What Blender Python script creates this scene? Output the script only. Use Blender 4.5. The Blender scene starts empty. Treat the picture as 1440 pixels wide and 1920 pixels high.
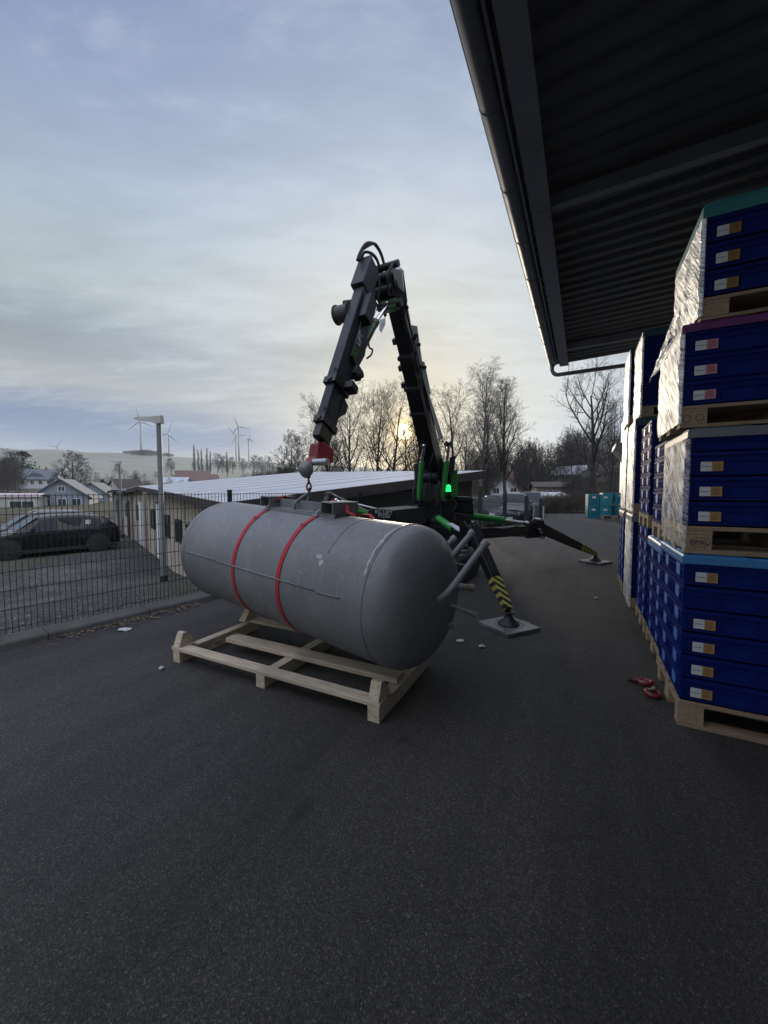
import bpy, math, random
from mathutils import Vector, Matrix, noise
R = math.radians
C = bpy.context.scene.collection
scene = bpy.context.scene

# ------------------------------------------------------------------ camera
CAM_H, F, HOR = 1.63, 721.0, 920.0
PITCH = math.atan((960 - HOR) / F)
cd = bpy.data.cameras.new('camera')
cam = bpy.data.objects.new('camera', cd); C.objects.link(cam)
cam.location = (0, 0, CAM_H); cam.rotation_euler = (math.pi / 2 - PITCH, 0, 0)
cd.sensor_fit = 'VERTICAL'; cd.sensor_height = 36.0; cd.lens = F / 1920 * 36
cd.clip_start = 0.05; cd.clip_end = 12000
scene.camera = cam
scene.view_settings.view_transform = 'Standard'
scene.view_settings.look = 'None'
scene.view_settings.exposure = 0.0
scene.view_settings.gamma = 1.0

def s2l(r, g, b):
    f = lambda c: (c / 255 / 12.92) if c <= 10 else ((c / 255 + .055) / 1.055) ** 2.4
    return (f(r), f(g), f(b), 1)

# ------------------------------------------------------------------ sky and sun
SUN_AZ, SUN_EL = R(2.95), R(8.6)            # azimuth measured from +Y towards +X
sdir = Vector((math.sin(SUN_AZ) * math.cos(SUN_EL), math.cos(SUN_AZ) * math.cos(SUN_EL), math.sin(SUN_EL)))
world = bpy.data.worlds.new('World'); scene.world = world
world.use_nodes = True
wt = world.node_tree; wn = wt.nodes; wl = wt.links
wn.clear()
def W(t, **k):
    n = wn.new(t)
    for a, b in k.items(): setattr(n, a, b)
    return n
def wmath(op, a, b=None, c=None, clamp=False):
    n = W('ShaderNodeMath', operation=op, use_clamp=clamp)
    for i, v in enumerate((a, b, c)):
        if v is None: continue
        if isinstance(v, (int, float)): n.inputs[i].default_value = v
        else: wl.new(v, n.inputs[i])
    return n.outputs[0]
def wramp(val, pts, interp='B_SPLINE'):
    n = W('ShaderNodeValToRGB'); cr = n.color_ramp; cr.interpolation = interp
    while len(cr.elements) > 1: cr.elements.remove(cr.elements[-1])
    cr.elements[0].position, cr.elements[0].color = pts[0]
    for p, c in pts[1:]:
        e = cr.elements.new(p); e.color = c
    wl.new(val, n.inputs[0]); return n.outputs[0]
def wmix(fac, a, b, mode='MIX'):
    n = W('ShaderNodeMix', data_type='RGBA', blend_type=mode)
    for i, v in ((0, fac), (6, a), (7, b)):
        if isinstance(v, (int, float, tuple)): n.inputs[i].default_value = v
        else: wl.new(v, n.inputs[i])
    return n.outputs[2]
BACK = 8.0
tc = W('ShaderNodeTexCoord')
vec = tc.outputs['Generated']
sep = W('ShaderNodeSeparateXYZ'); wl.new(vec, sep.inputs[0])
zc = sep.outputs[2]
elev = wmath('MULTIPLY', wmath('ARCSINE', zc), 180 / math.pi)
# cloud coordinates: the direction cast on a flat cloud deck
den = wmath('ADD', wmath('MAXIMUM', zc, 0.0), 0.12)
cx = wmath('DIVIDE', sep.outputs[0], den); cy = wmath('DIVIDE', sep.outputs[1], den)
comb = W('ShaderNodeCombineXYZ'); wl.new(cx, comb.inputs[0]); wl.new(cy, comb.inputs[1])
def wnoise(scale, detail, rough, sx, sy, off=0.0, dist=0.0, rot=0.0):
    m = W('ShaderNodeMapping'); m.inputs['Scale'].default_value = (sx, sy, 1)
    m.inputs['Location'].default_value = (off, off * .7, off); m.inputs['Rotation'].default_value = (0, 0, rot)
    wl.new(comb.outputs[0], m.inputs[0])
    n = W('ShaderNodeTexNoise'); n.inputs['Scale'].default_value = scale
    n.inputs['Detail'].default_value = detail; n.inputs['Roughness'].default_value = rough
    n.inputs['Distortion'].default_value = dist
    wl.new(m.outputs[0], n.inputs[0]); return n.outputs[0]
n1 = wnoise(.8, 5, .55, .55, 1.0, 3.1, .3, .3)
n2 = wnoise(2.6, 8, .6, .6, 1.2, 9.4, .6, -.35)
n3 = wnoise(7.0, 6, .6, .5, 1.3, 5.7, .4, -.5)
wob = wmath('MULTIPLY', wmath('SUBTRACT', n1, .5), 9.0)
wob2 = wmath('MULTIPLY', wmath('SUBTRACT', n2, .5), 5.0)
fade = wmath('MULTIPLY', wmath('MINIMUM', wmath('DIVIDE', elev, 18.0), 1.0), 1.0, clamp=True)
el2 = wmath('ADD', elev, wmath('MULTIPLY', wmath('ADD', wob, wob2), fade))
eln = wmath('DIVIDE', el2, 90.0, clamp=True)
base = wramp(eln, [(0, s2l(176, 182, 190)), (4.4 / 90, s2l(172, 178, 187)), (6 / 90, s2l(118, 137, 170)), (8 / 90, s2l(105, 126, 166)), (9.6 / 90, s2l(124, 139, 166)),
                   (12 / 90, s2l(182, 184, 182)), (14 / 90, s2l(160, 166, 170)), (17 / 90, s2l(131, 143, 156)),
                   (20 / 90, s2l(160, 171, 178)), (24 / 90, s2l(184, 194, 199)), (29 / 90, s2l(172, 187, 203)), (36 / 90, s2l(150, 166, 200)),
                   (45 / 90, s2l(116, 136, 185)), (60 / 90, s2l(112, 130, 174)), (1, s2l(105, 120, 160))])
dotn = W('ShaderNodeVectorMath', operation='DOT_PRODUCT')
wl.new(vec, dotn.inputs[0]); dotn.inputs[1].default_value = sdir
ang = wmath('MULTIPLY', wmath('ARCCOSINE', wmath('MINIMUM', dotn.outputs['Value'], 1.0)), 180 / math.pi)
ang_w = wmath('ADD', ang, wmath('MULTIPLY', wob2, wmath('MULTIPLY', ang, .05, clamp=True)))
angn = wmath('DIVIDE', ang_w, 90.0, clamp=True)
glowc = wramp(angn, [(0, s2l(226, 209, 165)), (3 / 90, s2l(212, 206, 182)), (7 / 90, s2l(220, 216, 194)), (12 / 90, s2l(228, 226, 212)),
                     (20 / 90, s2l(233, 236, 232)), (32 / 90, s2l(220, 233, 241)), (1, s2l(190, 200, 215))])
glowf = wramp(angn, [(0, (1, 1, 1, 1)), (8 / 90, (.9, .9, .9, 1)), (20 / 90, (.84, .84, .84, 1)), (30 / 90, (.62, .62, .62, 1)),
                     (42 / 90, (.27, .27, .27, 1)), (60 / 90, (0, 0, 0, 1))])
near = wmath('SUBTRACT', 1.0, wmath('DIVIDE', wmath('SUBTRACT', wmath('SUBTRACT', ang, 9.0), wmath('MULTIPLY', wmath('MAXIMUM', sep.outputs[0], 0.0), 34.0)), 16.0, clamp=True), clamp=True)
lowcut = wmath('MAXIMUM', wmath('ADD', .10, wmath('MULTIPLY', wmath('DIVIDE', wmath('SUBTRACT', el2, 8.0), 16.0, clamp=True), .9)), near)
sky1 = wmix(wmath('MULTIPLY', glowf, lowcut), base, glowc)
# wispy streaks: thin lighter and darker veils
st = wmath('SUBTRACT', wmath('ADD', wmath('MULTIPLY', n2, .6), wmath('MULTIPLY', n3, .4)), .5)
stm = wmath('ADD', .99, wmath('MULTIPLY', wmath('MULTIPLY', st, fade), .80))
cm = W('ShaderNodeCombineXYZ')
for i in range(3): wl.new(stm, cm.inputs[i])
sky2 = wmix(1.0, sky1, cm.outputs[0], 'MULTIPLY')
# the veiled disc of the low sun
disc = wramp(wmath('DIVIDE', ang, 6.0, clamp=True), [(0, (16, 14, 9, 1)), (.14, (13, 10.5, 5.5, 1)), (.22, (1.1, .75, .25, 1)), (.42, (.16, .10, .02, 1)), (1, (0, 0, 0, 1))], 'EASE')
wisp = wramp(wmath('ADD', wmath('MULTIPLY', n2, .65), wmath('MULTIPLY', n3, .35)), [(.50, (0, 0, 0, 1)), (.66, (1, 1, 1, 1))], 'EASE')
wispf = wmath('MULTIPLY', wmath('MULTIPLY', wisp, fade), .44)
sky2 = wmix(wispf, sky2, s2l(212, 219, 224))
# unseen sky overhead and behind the camera, boosted as added fill for the foreground
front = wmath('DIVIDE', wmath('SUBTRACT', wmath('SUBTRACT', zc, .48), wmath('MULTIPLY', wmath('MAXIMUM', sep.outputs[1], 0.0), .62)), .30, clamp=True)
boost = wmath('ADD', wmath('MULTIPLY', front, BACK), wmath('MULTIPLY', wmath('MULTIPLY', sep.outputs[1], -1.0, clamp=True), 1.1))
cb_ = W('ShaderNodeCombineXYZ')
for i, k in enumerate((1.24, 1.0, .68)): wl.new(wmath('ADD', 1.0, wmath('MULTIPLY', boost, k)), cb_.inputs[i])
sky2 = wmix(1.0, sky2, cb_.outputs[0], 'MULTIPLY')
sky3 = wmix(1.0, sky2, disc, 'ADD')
nish = W('ShaderNodeTexSky', sky_type='NISHITA')
nish.sun_disc = False; nish.sun_elevation = SUN_EL; nish.sun_rotation = SUN_AZ
nish.air_density = 1.0; nish.dust_density = 2.0; nish.ozone_density = 2.0
BG = 0.1
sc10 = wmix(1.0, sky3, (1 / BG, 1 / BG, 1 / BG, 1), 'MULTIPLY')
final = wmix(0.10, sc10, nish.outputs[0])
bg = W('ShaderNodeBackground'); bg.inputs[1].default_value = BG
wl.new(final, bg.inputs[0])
wo = W('ShaderNodeOutputWorld'); wl.new(bg.outputs[0], wo.inputs[0])

sl = bpy.data.lights.new('sun', 'SUN'); sl.energy = 5.0; sl.angle = R(7); sl.color = (1.0, .86, .66)
so = bpy.data.objects.new('sun', sl); C.objects.link(so)
so.rotation_euler = (-sdir).to_track_quat('-Z', 'Y').to_euler()

# ------------------------------------------------------------------ placing helpers
def ray(px, py):
    a = (px - 720) / F; b = -(py - 960) / F
    return Vector((a, math.cos(PITCH) + b * math.sin(PITCH), -math.sin(PITCH) + b * math.cos(PITCH)))
def at(px, py, Y):                       # the point at distance Y that is seen there in the photograph
    r = ray(px, py); s = Y / r.y
    return Vector((r.x * s, Y, CAM_H + r.z * s))
def gr(px, py, z=0.0):                   # the point of height z seen there
    r = ray(px, py); s = (z - CAM_H) / r.z
    return Vector((r.x * s, r.y * s, z))
BA = R(27.3)
DV = Vector((math.sin(BA), math.cos(BA), 0)); NV = Vector((math.cos(BA), -math.sin(BA), 0)); UZ = Vector((0, 0, 1))
def B(t, l, z=0.0): return DV * t + NV * l + UZ * z

# ------------------------------------------------------------------ mesh helpers
class MB:
    def __init__(s): s.v = []; s.f = []; s.m = []; s.cur = 0
    def add(s, vs, fs):
        o = len(s.v); s.v.extend([tuple(v) for v in vs])
        s.f.extend([tuple(i + o for i in f) for f in fs]); s.m.extend([s.cur] * len(fs)); return s
    def box(s, c, size, M=None):
        c = Vector(c); x, y, z = [k / 2 for k in size]
        vs = [Vector((sx * x, sy * y, sz * z)) for sz in (-1, 1) for sy in (-1, 1) for sx in (-1, 1)]
        if M is not None: vs = [M @ v for v in vs]
        return s.add([v + c for v in vs], [(0, 2, 3, 1), (4, 5, 7, 6), (0, 1, 5, 4), (2, 6, 7, 3), (0, 4, 6, 2), (1, 3, 7, 5)])
    def box2(s, a, b): return s.box([(a[i] + b[i]) / 2 for i in range(3)], [abs(b[i] - a[i]) for i in range(3)])
    def beam(s, a, b, w, h, up=(0, 0, 1), w2=None, h2=None):
        a, b = Vector(a), Vector(b); d = (b - a).normalized(); up = Vector(up)
        if abs(d.dot(up.normalized())) > .999: up = Vector((0, 1, 0))
        sx = d.cross(up).normalized(); uy = sx.cross(d).normalized()
        w2 = w if w2 is None else w2; h2 = h if h2 is None else h2
        vs = [p + sx * (i * ww / 2) + uy * (j * hh / 2) for p, ww, hh in ((a, w, h), (b, w2, h2)) for i, j in ((-1, -1), (1, -1), (1, 1), (-1, 1))]
        return s.add(vs, [(3, 2, 1, 0), (4, 5, 6, 7), (0, 1, 5, 4), (1, 2, 6, 5), (2, 3, 7, 6), (3, 0, 4, 7)])
    def tube(s, pts, r, n=8, cap=True):
        pts = [Vector(p) for p in pts]; rs = r if isinstance(r, (list, tuple)) else [r] * len(pts)
        d0 = (pts[1] - pts[0]).normalized()
        ref = Vector((0, 0, 1)) if abs(d0.z) < .9 else Vector((1, 0, 0))
        x = d0.cross(ref).normalized(); vs = []
        for i, p in enumerate(pts):
            d = ((pts[min(i + 1, len(pts) - 1)] - pts[max(i - 1, 0)])).normalized()
            x = (x - d * x.dot(d)).normalized(); y = d.cross(x)
            vs += [p + (x * math.cos(2 * math.pi * k / n) + y * math.sin(2 * math.pi * k / n)) * rs[i] for k in range(n)]
        fs = [(i * n + k, i * n + (k + 1) % n, (i + 1) * n + (k + 1) % n, (i + 1) * n + k) for i in range(len(pts) - 1) for k in range(n)]
        if cap: fs += [tuple(range(n - 1, -1, -1)), tuple((len(pts) - 1) * n + k for k in range(n))]
        return s.add(vs, fs)
    def cyl(s, a, b, r1, r2=None, n=20): return s.tube([a, b], [r1, r1 if r2 is None else r2], n)
    def ball(s, c, r, n=14, sc=(1, 1, 1)):
        c = Vector(c); vs = []; m = n // 2
        for i in range(m + 1):
            a = math.pi * i / m
            for k in range(n):
                b = 2 * math.pi * k / n
                vs.append(c + Vector((math.sin(a) * math.cos(b) * sc[0], math.sin(a) * math.sin(b) * sc[1], math.cos(a) * sc[2])) * r)
        return s.add(vs, [(i * n + k, (i + 1) * n + k, (i + 1) * n + (k + 1) % n, i * n + (k + 1) % n) for i in range(m) for k in range(n)])
    def prism(s, poly, off):
        poly = [Vector(p) for p in poly]; off = Vector(off); n = len(poly)
        return s.add(poly + [p + off for p in poly], [tuple(range(n - 1, -1, -1)), tuple(range(n, 2 * n))] + [(i, (i + 1) % n, n + (i + 1) % n, n + i) for i in range(n)])
    def quad(s, *p): return s.add(p, [tuple(range(len(p)))])
    def loft(s, rings, cap=True, closed=True):
        n = len(rings[0]); vs = [p for r in rings for p in r]
        fs = [(i * n + k, i * n + (k + 1) % n, (i + 1) * n + (k + 1) % n, (i + 1) * n + k) for i in range(len(rings) - 1) for k in range(n if closed else n - 1)]
        if cap: fs += [tuple(range(n - 1, -1, -1)), tuple((len(rings) - 1) * n + k for k in range(n))]
        return s.add(vs, fs)
    def build(s, name, mats, parent=None, world=True, smooth=False, bevel=0, fix=True):
        me = bpy.data.meshes.new(name)
        vs = s.v
        if parent is not None and world:
            Mi = MAT[parent.name].inverted(); vs = [Mi @ Vector(v) for v in vs]
        me.from_pydata([tuple(v) for v in vs], [], s.f)
        for m in (mats if isinstance(mats, (list, tuple)) else [mats]): me.materials.append(m)
        me.polygons.foreach_set('material_index', s.m)
        if fix:
            import bmesh
            bm = bmesh.new(); bm.from_mesh(me); bmesh.ops.recalc_face_normals(bm, faces=bm.faces); bm.to_mesh(me); bm.free()
        if smooth: me.polygons.foreach_set('use_smooth', [True] * len(me.polygons))
        o = bpy.data.objects.new(name, me); C.objects.link(o)
        if parent is not None:
            o.parent = parent; MAT[o.name] = MAT[parent.name].copy()
        else: MAT[o.name] = Matrix.Identity(4)
        if bevel:
            b = o.modifiers.new('bevel', 'BEVEL'); b.width = bevel; b.segments = 2; b.limit_method = 'ANGLE'; b.angle_limit = R(40)
        if smooth == 'auto':
            e = o.modifiers.new('edges', 'EDGE_SPLIT'); e.split_angle = R(35)
        return o
MAT = {}
def tag(o, label, cat, group=None, kind=None):
    if label: o['label'] = label
    if cat: o['category'] = cat
    if group: o['group'] = group
    if kind: o['kind'] = kind
    return o
def thing(name, label, cat, loc=(0, 0, 0), rz=0.0, group=None):
    o = bpy.data.objects.new(name, None); C.objects.link(o)
    o.location = loc; o.rotation_euler = (0, 0, rz); o.empty_display_size = .1
    MAT[o.name] = Matrix.Translation(Vector(loc)) @ Matrix.Rotation(rz, 4, 'Z')
    return tag(o, label, cat, group)
def kids(o): return [c for c in KID.get(o.name, [])]
def dup(root, loc, rz=None, label=None, group=None, scale=None):
    def cp(o, par):
        c = o.copy(); C.objects.link(c)
        if par is not None: c.parent = par
        for ch in list(o.children): cp(ch, c)
        return c
    r = cp(root, None); r.location = loc
    if rz is not None: r.rotation_euler = (0, 0, rz)
    if scale is not None: r.scale = scale
    if label: r['label'] = label
    if group: r['group'] = group
    MAT[r.name] = Matrix.Translation(Vector(loc)) @ Matrix.Rotation(r.rotation_euler.z, 4, 'Z')
    return r
def struct(o): o['kind'] = 'structure'; return o

# ------------------------------------------------------------------ materials
class NT:
    def __init__(s, name):
        s.mat = bpy.data.materials.new(name); s.mat.use_nodes = True
        s.t = s.mat.node_tree; s.n = s.t.nodes; s.l = s.t.links
        s.b = s.n['Principled BSDF']; s.out = s.n['Material Output']
        s.tc = s.n.new('ShaderNodeTexCoord')
    def put(s, v, sock):
        if isinstance(v, (int, float, tuple)): sock.default_value = v
        else: s.l.new(v, sock)
    def map(s, sc=(1, 1, 1), src='Object', rot=(0, 0, 0)):
        m = s.n.new('ShaderNodeMapping'); m.inputs['Scale'].default_value = sc; m.inputs['Rotation'].default_value = rot
        s.l.new(s.tc.outputs[src], m.inputs[0]); return m.outputs[0]
    def noise(s, scale, detail=4, rough=.55, vec=None, dist=0, out=0):
        n = s.n.new('ShaderNodeTexNoise'); n.inputs['Scale'].default_value = scale
        n.inputs['Detail'].default_value = detail; n.inputs['Roughness'].default_value = rough; n.inputs['Distortion'].default_value = dist
        s.l.new(vec if vec is not None else s.tc.outputs['Object'], n.inputs[0]); return n.outputs[out]
    def vor(s, scale, out='Distance', vec=None, feature='F1'):
        n = s.n.new('ShaderNodeTexVoronoi'); n.feature = feature; n.inputs['Scale'].default_value = scale
        s.l.new(vec if vec is not None else s.tc.outputs['Object'], n.inputs[0]); return n.outputs[out]
    def ramp(s, v, pts, interp='LINEAR'):
        n = s.n.new('ShaderNodeValToRGB'); cr = n.color_ramp; cr.interpolation = interp
        while len(cr.elements) > 1: cr.elements.remove(cr.elements[-1])
        g = lambda c: (c, c, c, 1) if isinstance(c, (int, float)) else (tuple(c) + (1,))[:4]
        cr.elements[0].position = pts[0][0]; cr.elements[0].color = g(pts[0][1])
        for p, c in pts[1:]:
            e = cr.elements.new(p); e.color = g(c)
        s.l.new(v, n.inputs[0]); return n.outputs[0]
    def mix(s, f, a, b, mode='MIX'):
        n = s.n.new('ShaderNodeMix'); n.data_type = 'RGBA'; n.blend_type = mode
        for i, v in ((0, f), (6, a), (7, b)): s.put(v if not (isinstance(v, tuple) and len(v) == 3) else v + (1,), n.inputs[i])
        return n.outputs[2]
    def math(s, op, a, b=0.0):
        n = s.n.new('ShaderNodeMath'); n.operation = op; s.put(a, n.inputs[0]); s.put(b, n.inputs[1]); return n.outputs[0]
    def bump(s, h, strength=.3, dist=.01):
        n = s.n.new('ShaderNodeBump'); n.inputs['Strength'].default_value = strength; n.inputs['Distance'].default_value = dist
        s.l.new(h, n.inputs['Height']); s.l.new(n.outputs[0], s.b.inputs['Normal']); return n.outputs[0]
    def set(s, col=None, rough=None, metal=None, spec=None):
        if col is not None: s.put(col if not (isinstance(col, tuple) and len(col) == 3) else col + (1,), s.b.inputs['Base Color'])
        if rough is not None: s.put(rough, s.b.inputs['Roughness'])
        if metal is not None: s.put(metal, s.b.inputs['Metallic'])
        if spec is not None: s.put(spec, s.b.inputs['Specular IOR Level'])
        return s.mat
def M(name, col, rough=.6, metal=0, var=.25, vs=6, bump=0, bs=60, spec=.5, stain=None):
    t = NT(name)
    n = t.noise(vs, 5, .6)
    lo = tuple(c * (1 - var) for c in col); hi = tuple(min(1, c * (1 + var)) for c in col)
    c = t.ramp(n, [(.3, lo), (.7, hi)])
    if stain:
        c = t.mix(t.ramp(t.noise(vs * .45, 6, .7), [(.52, 0.0), (.68, 1.0)]), c, stain)
    r = t.ramp(n, [(.3, max(0, rough - .06)), (.7, min(1, rough + .08))])
    t.set(c, r, metal, spec)
    if bump: t.bump(t.noise(bs, 3), bump, .005)
    return t.mat

def m_asphalt():
    t = NT('asphalt')
    v = t.vor(185, 'Color'); sepn = t.n.new('ShaderNodeSeparateColor'); t.l.new(v, sepn.inputs[0])
    grain = t.ramp(sepn.outputs[0], [(0, .019), (.45, .029), (.8, .038), (.95, .052), (1, .085)])
    v2 = t.vor(230, 'Color'); sp2 = t.n.new('ShaderNodeSeparateColor'); t.l.new(v2, sp2.inputs[0])
    g2 = t.ramp(sp2.outputs[1], [(0, .55), (.7, 1.0), (1, 1.7)])
    c = t.mix(1.0, grain, g2, 'MULTIPLY')
    big = t.noise(.35, 5, .6); mid = t.noise(2.2, 6, .65)
    c = t.mix(1.0, c, t.ramp(big, [(.3, (.82, .83, .87)), (.7, (1.2, 1.18, 1.12))]), 'MULTIPLY')
    c = t.mix(1.0, c, t.ramp(mid, [(.3, .85), (.7, 1.15)]), 'MULTIPLY')
    trk = t.n.new('ShaderNodeMapping'); trk.inputs['Rotation'].default_value = (0, 0, BA); t.l.new(t.tc.outputs['Object'], trk.inputs[0])
    tm = t.n.new('ShaderNodeMapping'); tm.inputs['Scale'].default_value = (2.4, .16, 1); t.l.new(trk.outputs[0], tm.inputs[0])
    c = t.mix(1.0, c, t.ramp(t.noise(1.0, 5, .6, tm.outputs[0], .4), [(.36, .80), (.5, 1.0), (.66, 1.22)]), 'MULTIPLY')
    c = t.mix(t.ramp(t.noise(.8, 7, .75), [(.56, 0.0), (.66, .55)]), c, t.mix(1.0, c, (1.45, 1.45, 1.35), 'MULTIPLY'))
    c = t.mix(t.ramp(t.noise(1.7, 3, .5, None, 1.5), [(.66, 0.0), (.72, .5)]), c, (.008, .008, .009))
    pits = t.ramp(t.vor(22, 'Distance'), [(0, .35), (.09, 1.0)])
    pm = t.ramp(t.noise(1.3, 3), [(.5, 0.0), (.62, 1.0)])
    c = t.mix(pm, c, t.mix(1.0, c, pits, 'MULTIPLY'))
    c = t.mix(1.0, c, (1.07, 1.0, .92), 'MULTIPLY')
    t.set(c, t.ramp(mid, [(.3, .68), (.7, .86)]), 0, .32)
    h = t.math('ADD', t.math('MULTIPLY', t.vor(185, 'Distance'), -.7), t.noise(320, 2))
    t.bump(h, .55, .006)
    return t.mat
def m_gravel():
    t = NT('gravel')
    v = t.vor(55, 'Color'); sp = t.n.new('ShaderNodeSeparateColor'); t.l.new(v, sp.inputs[0])
    c = t.ramp(sp.outputs[0], [(0, (.014, .014, .015)), (.6, (.038, .037, .036)), (.9, (.068, .066, .064)), (1, (.22, .21, .2))])
    patch = t.ramp(t.noise(.7, 5, .65), [(.45, 0.0), (.62, 1.0)])
    c = t.mix(patch, c, t.mix(1.0, c, (1.9, 1.8, 1.65), 'MULTIPLY'))
    c = t.mix(t.ramp(t.noise(.4, 4), [(.5, 0.0), (.6, .6)]), c, (.05, .055, .03))
    t.set(c, .9, 0, .2); t.bump(t.vor(55, 'Distance'), .8, .02)
    return t.mat
def m_ground():
    t = NT('field')
    g = t.noise(.012, 6, .6, t.map((1, 3, 1)))
    c = t.ramp(g, [(.3, (.135, .142, .098)), (.5, (.165, .172, .125)), (.7, (.2, .203, .16))])
    fr = t.ramp(t.noise(.05, 7, .7, t.map((.5, .9, 1))), [(.42, 0.0), (.62, .7)])
    c = t.mix(fr, c, (.21, .215, .21))
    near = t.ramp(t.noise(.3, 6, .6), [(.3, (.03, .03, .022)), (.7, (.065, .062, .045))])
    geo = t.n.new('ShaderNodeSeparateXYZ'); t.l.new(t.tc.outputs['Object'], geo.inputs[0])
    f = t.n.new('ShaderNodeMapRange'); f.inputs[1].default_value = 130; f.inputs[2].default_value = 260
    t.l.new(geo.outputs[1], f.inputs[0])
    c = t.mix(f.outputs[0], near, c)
    t.set(c, .95, 0, .1); return t.mat
def m_wood(name, axis, col=(.46, .385, .28), knots=True, dark=1.0):
    t = NT(name)
    sc = [9, 9, 9]; sc[axis] = .9
    g = t.noise(3.0, 6, .6, t.map(tuple(sc)), 1.2)
    c = t.ramp(g, [(.25, tuple(k * .62 for k in col)), (.5, col), (.75, tuple(min(1, k * 1.25) for k in col))])
    sc2 = [60, 60, 60]; sc2[axis] = 2
    fine = t.noise(2.0, 3, .6, t.map(tuple(sc2)))
    c = t.mix(1.0, c, t.ramp(fine, [(.3, .78), (.7, 1.12)]), 'MULTIPLY')
    c = t.mix(t.ramp(t.noise(1.6, 4), [(.5, 0.0), (.7, .45)]), c, tuple(k * .55 for k in (.33, .31, .28)))
    kn_s = [4, 4, 4]; kn_s[axis] = 1.6
    kd_ = t.vor(1.0, 'Distance', t.map(tuple(kn_s)))
    c = t.mix(t.ramp(kd_, [(.05, .75), (.11, 0.0)]), c, (.06, .035, .02))
    t.set(c, .75, 0, .3); t.bump(fine, .25, .004); return t.mat
def m_tank():
    t = NT('grey_primer')
    n = t.noise(2.2, 7, .65)
    c = t.ramp(n, [(.3, (.118, .123, .128)), (.7, (.172, .177, .183))])
    streak = t.ramp(t.noise(5.0, 5, .7, t.map((4, 4, .5))), [(.54, 0.0), (.74, .55)])
    c = t.mix(streak, c, (.25, .255, .265))
    dirt = t.ramp(t.noise(1.1, 7, .75), [(.55, 0.0), (.72, .5)])
    c = t.mix(dirt, c, (.10, .098, .085))
    scr = t.ramp(t.noise(9.0, 3, .7, t.map((.5, 9, 1.2), rot=(.4, .3, .2))), [(.66, 0.0), (.70, .35)])
    c = t.mix(scr, c, (.28, .285, .29))
    sp = t.ramp(t.noise(90, 2, .5), [(.35, .93), (.65, 1.07)])
    c = t.mix(1.0, c, sp, 'MULTIPLY')
    t.set(c, t.ramp(n, [(.3, .42), (.7, .56)]), 0, .4); t.bump(t.noise(130, 3), .12, .002); return t.mat
def m_film(name='stretch_film', k=1.0):
    t = NT(name)
    r1 = t.map((1, 1, 1), rot=(R(-38), 0, 0))
    def an(sc):
        m = t.n.new('ShaderNodeMapping'); m.inputs['Scale'].default_value = sc; t.l.new(r1, m.inputs[0]); return m.outputs[0]
    w = t.noise(3.0, 5, .6, an((1, 1.0, 19.0)), .5)
    big = t.noise(3.2, 4, .6, an((1, .8, 1.6)), .8)
    fac = t.ramp(w, [(.32, .22), (.45, .55), (.55, 1.0), (.63, .72), (.72, .25)])
    fac = t.math('MULTIPLY', fac, t.ramp(big, [(.36, .55), (.52, 1.0)]))
    fac = t.math('MULTIPLY', fac, k)
    tr = t.n.new('ShaderNodeBsdfTransparent'); tr.inputs[0].default_value = (.93, .94, .95, 1)
    di = t.n.new('ShaderNodeBsdfDiffuse'); di.inputs[0].default_value = (.86, .85, .82, 1)
    tl = t.n.new('ShaderNodeBsdfTranslucent'); tl.inputs[0].default_value = (.6, .6, .58, 1)
    gl = t.n.new('ShaderNodeBsdfGlossy'); gl.inputs['Roughness'].default_value = .40; gl.inputs[0].default_value = (.95, .95, .95, 1)
    b = t.n.new('ShaderNodeBump'); b.inputs['Strength'].default_value = .8; b.inputs['Distance'].default_value = .022
    t.l.new(t.math('ADD', t.noise(4.5, 5, .62, an((1, .9, 11.0)), .6), t.math('MULTIPLY', t.noise(14, 4, .6), .35)), b.inputs['Height'])
    for k in (di, gl): t.l.new(b.outputs[0], k.inputs['Normal'])
    m0 = t.n.new('ShaderNodeMixShader'); m0.inputs[0].default_value = .15
    t.l.new(di.outputs[0], m0.inputs[1]); t.l.new(tl.outputs[0], m0.inputs[2])
    m1 = t.n.new('ShaderNodeMixShader'); m1.inputs[0].default_value = .44
    t.l.new(m0.outputs[0], m1.inputs[1]); t.l.new(gl.outputs[0], m1.inputs[2])
    m2 = t.n.new('ShaderNodeMixShader'); t.l.new(fac, m2.inputs[0])
    t.l.new(tr.outputs[0], m2.inputs[1]); t.l.new(m1.outputs[0], m2.inputs[2])
    t.l.new(m2.outputs[0], t.out.inputs[0]); return t.mat
def m_emit(name, col, st):
    t = NT(name); t.b.inputs['Emission Color'].default_value = col + (1,); t.b.inputs['Emission Strength'].default_value = st
    t.set(tuple(c * .5 for c in col), .3); return t.mat
def m_stripes():
    t = NT('hazard_stripes')
    s = t.n.new('ShaderNodeTexWave'); s.wave_type = 'BANDS'; s.bands_direction = 'DIAGONAL'; s.inputs['Scale'].default_value = 5.2
    t.l.new(t.tc.outputs['Object'], s.inputs[0])
    t.set(t.ramp(s.outputs[0], [(.47, (.012, .012, .012)), (.53, (.30, .265, .05))]), .5); return t.mat

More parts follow.
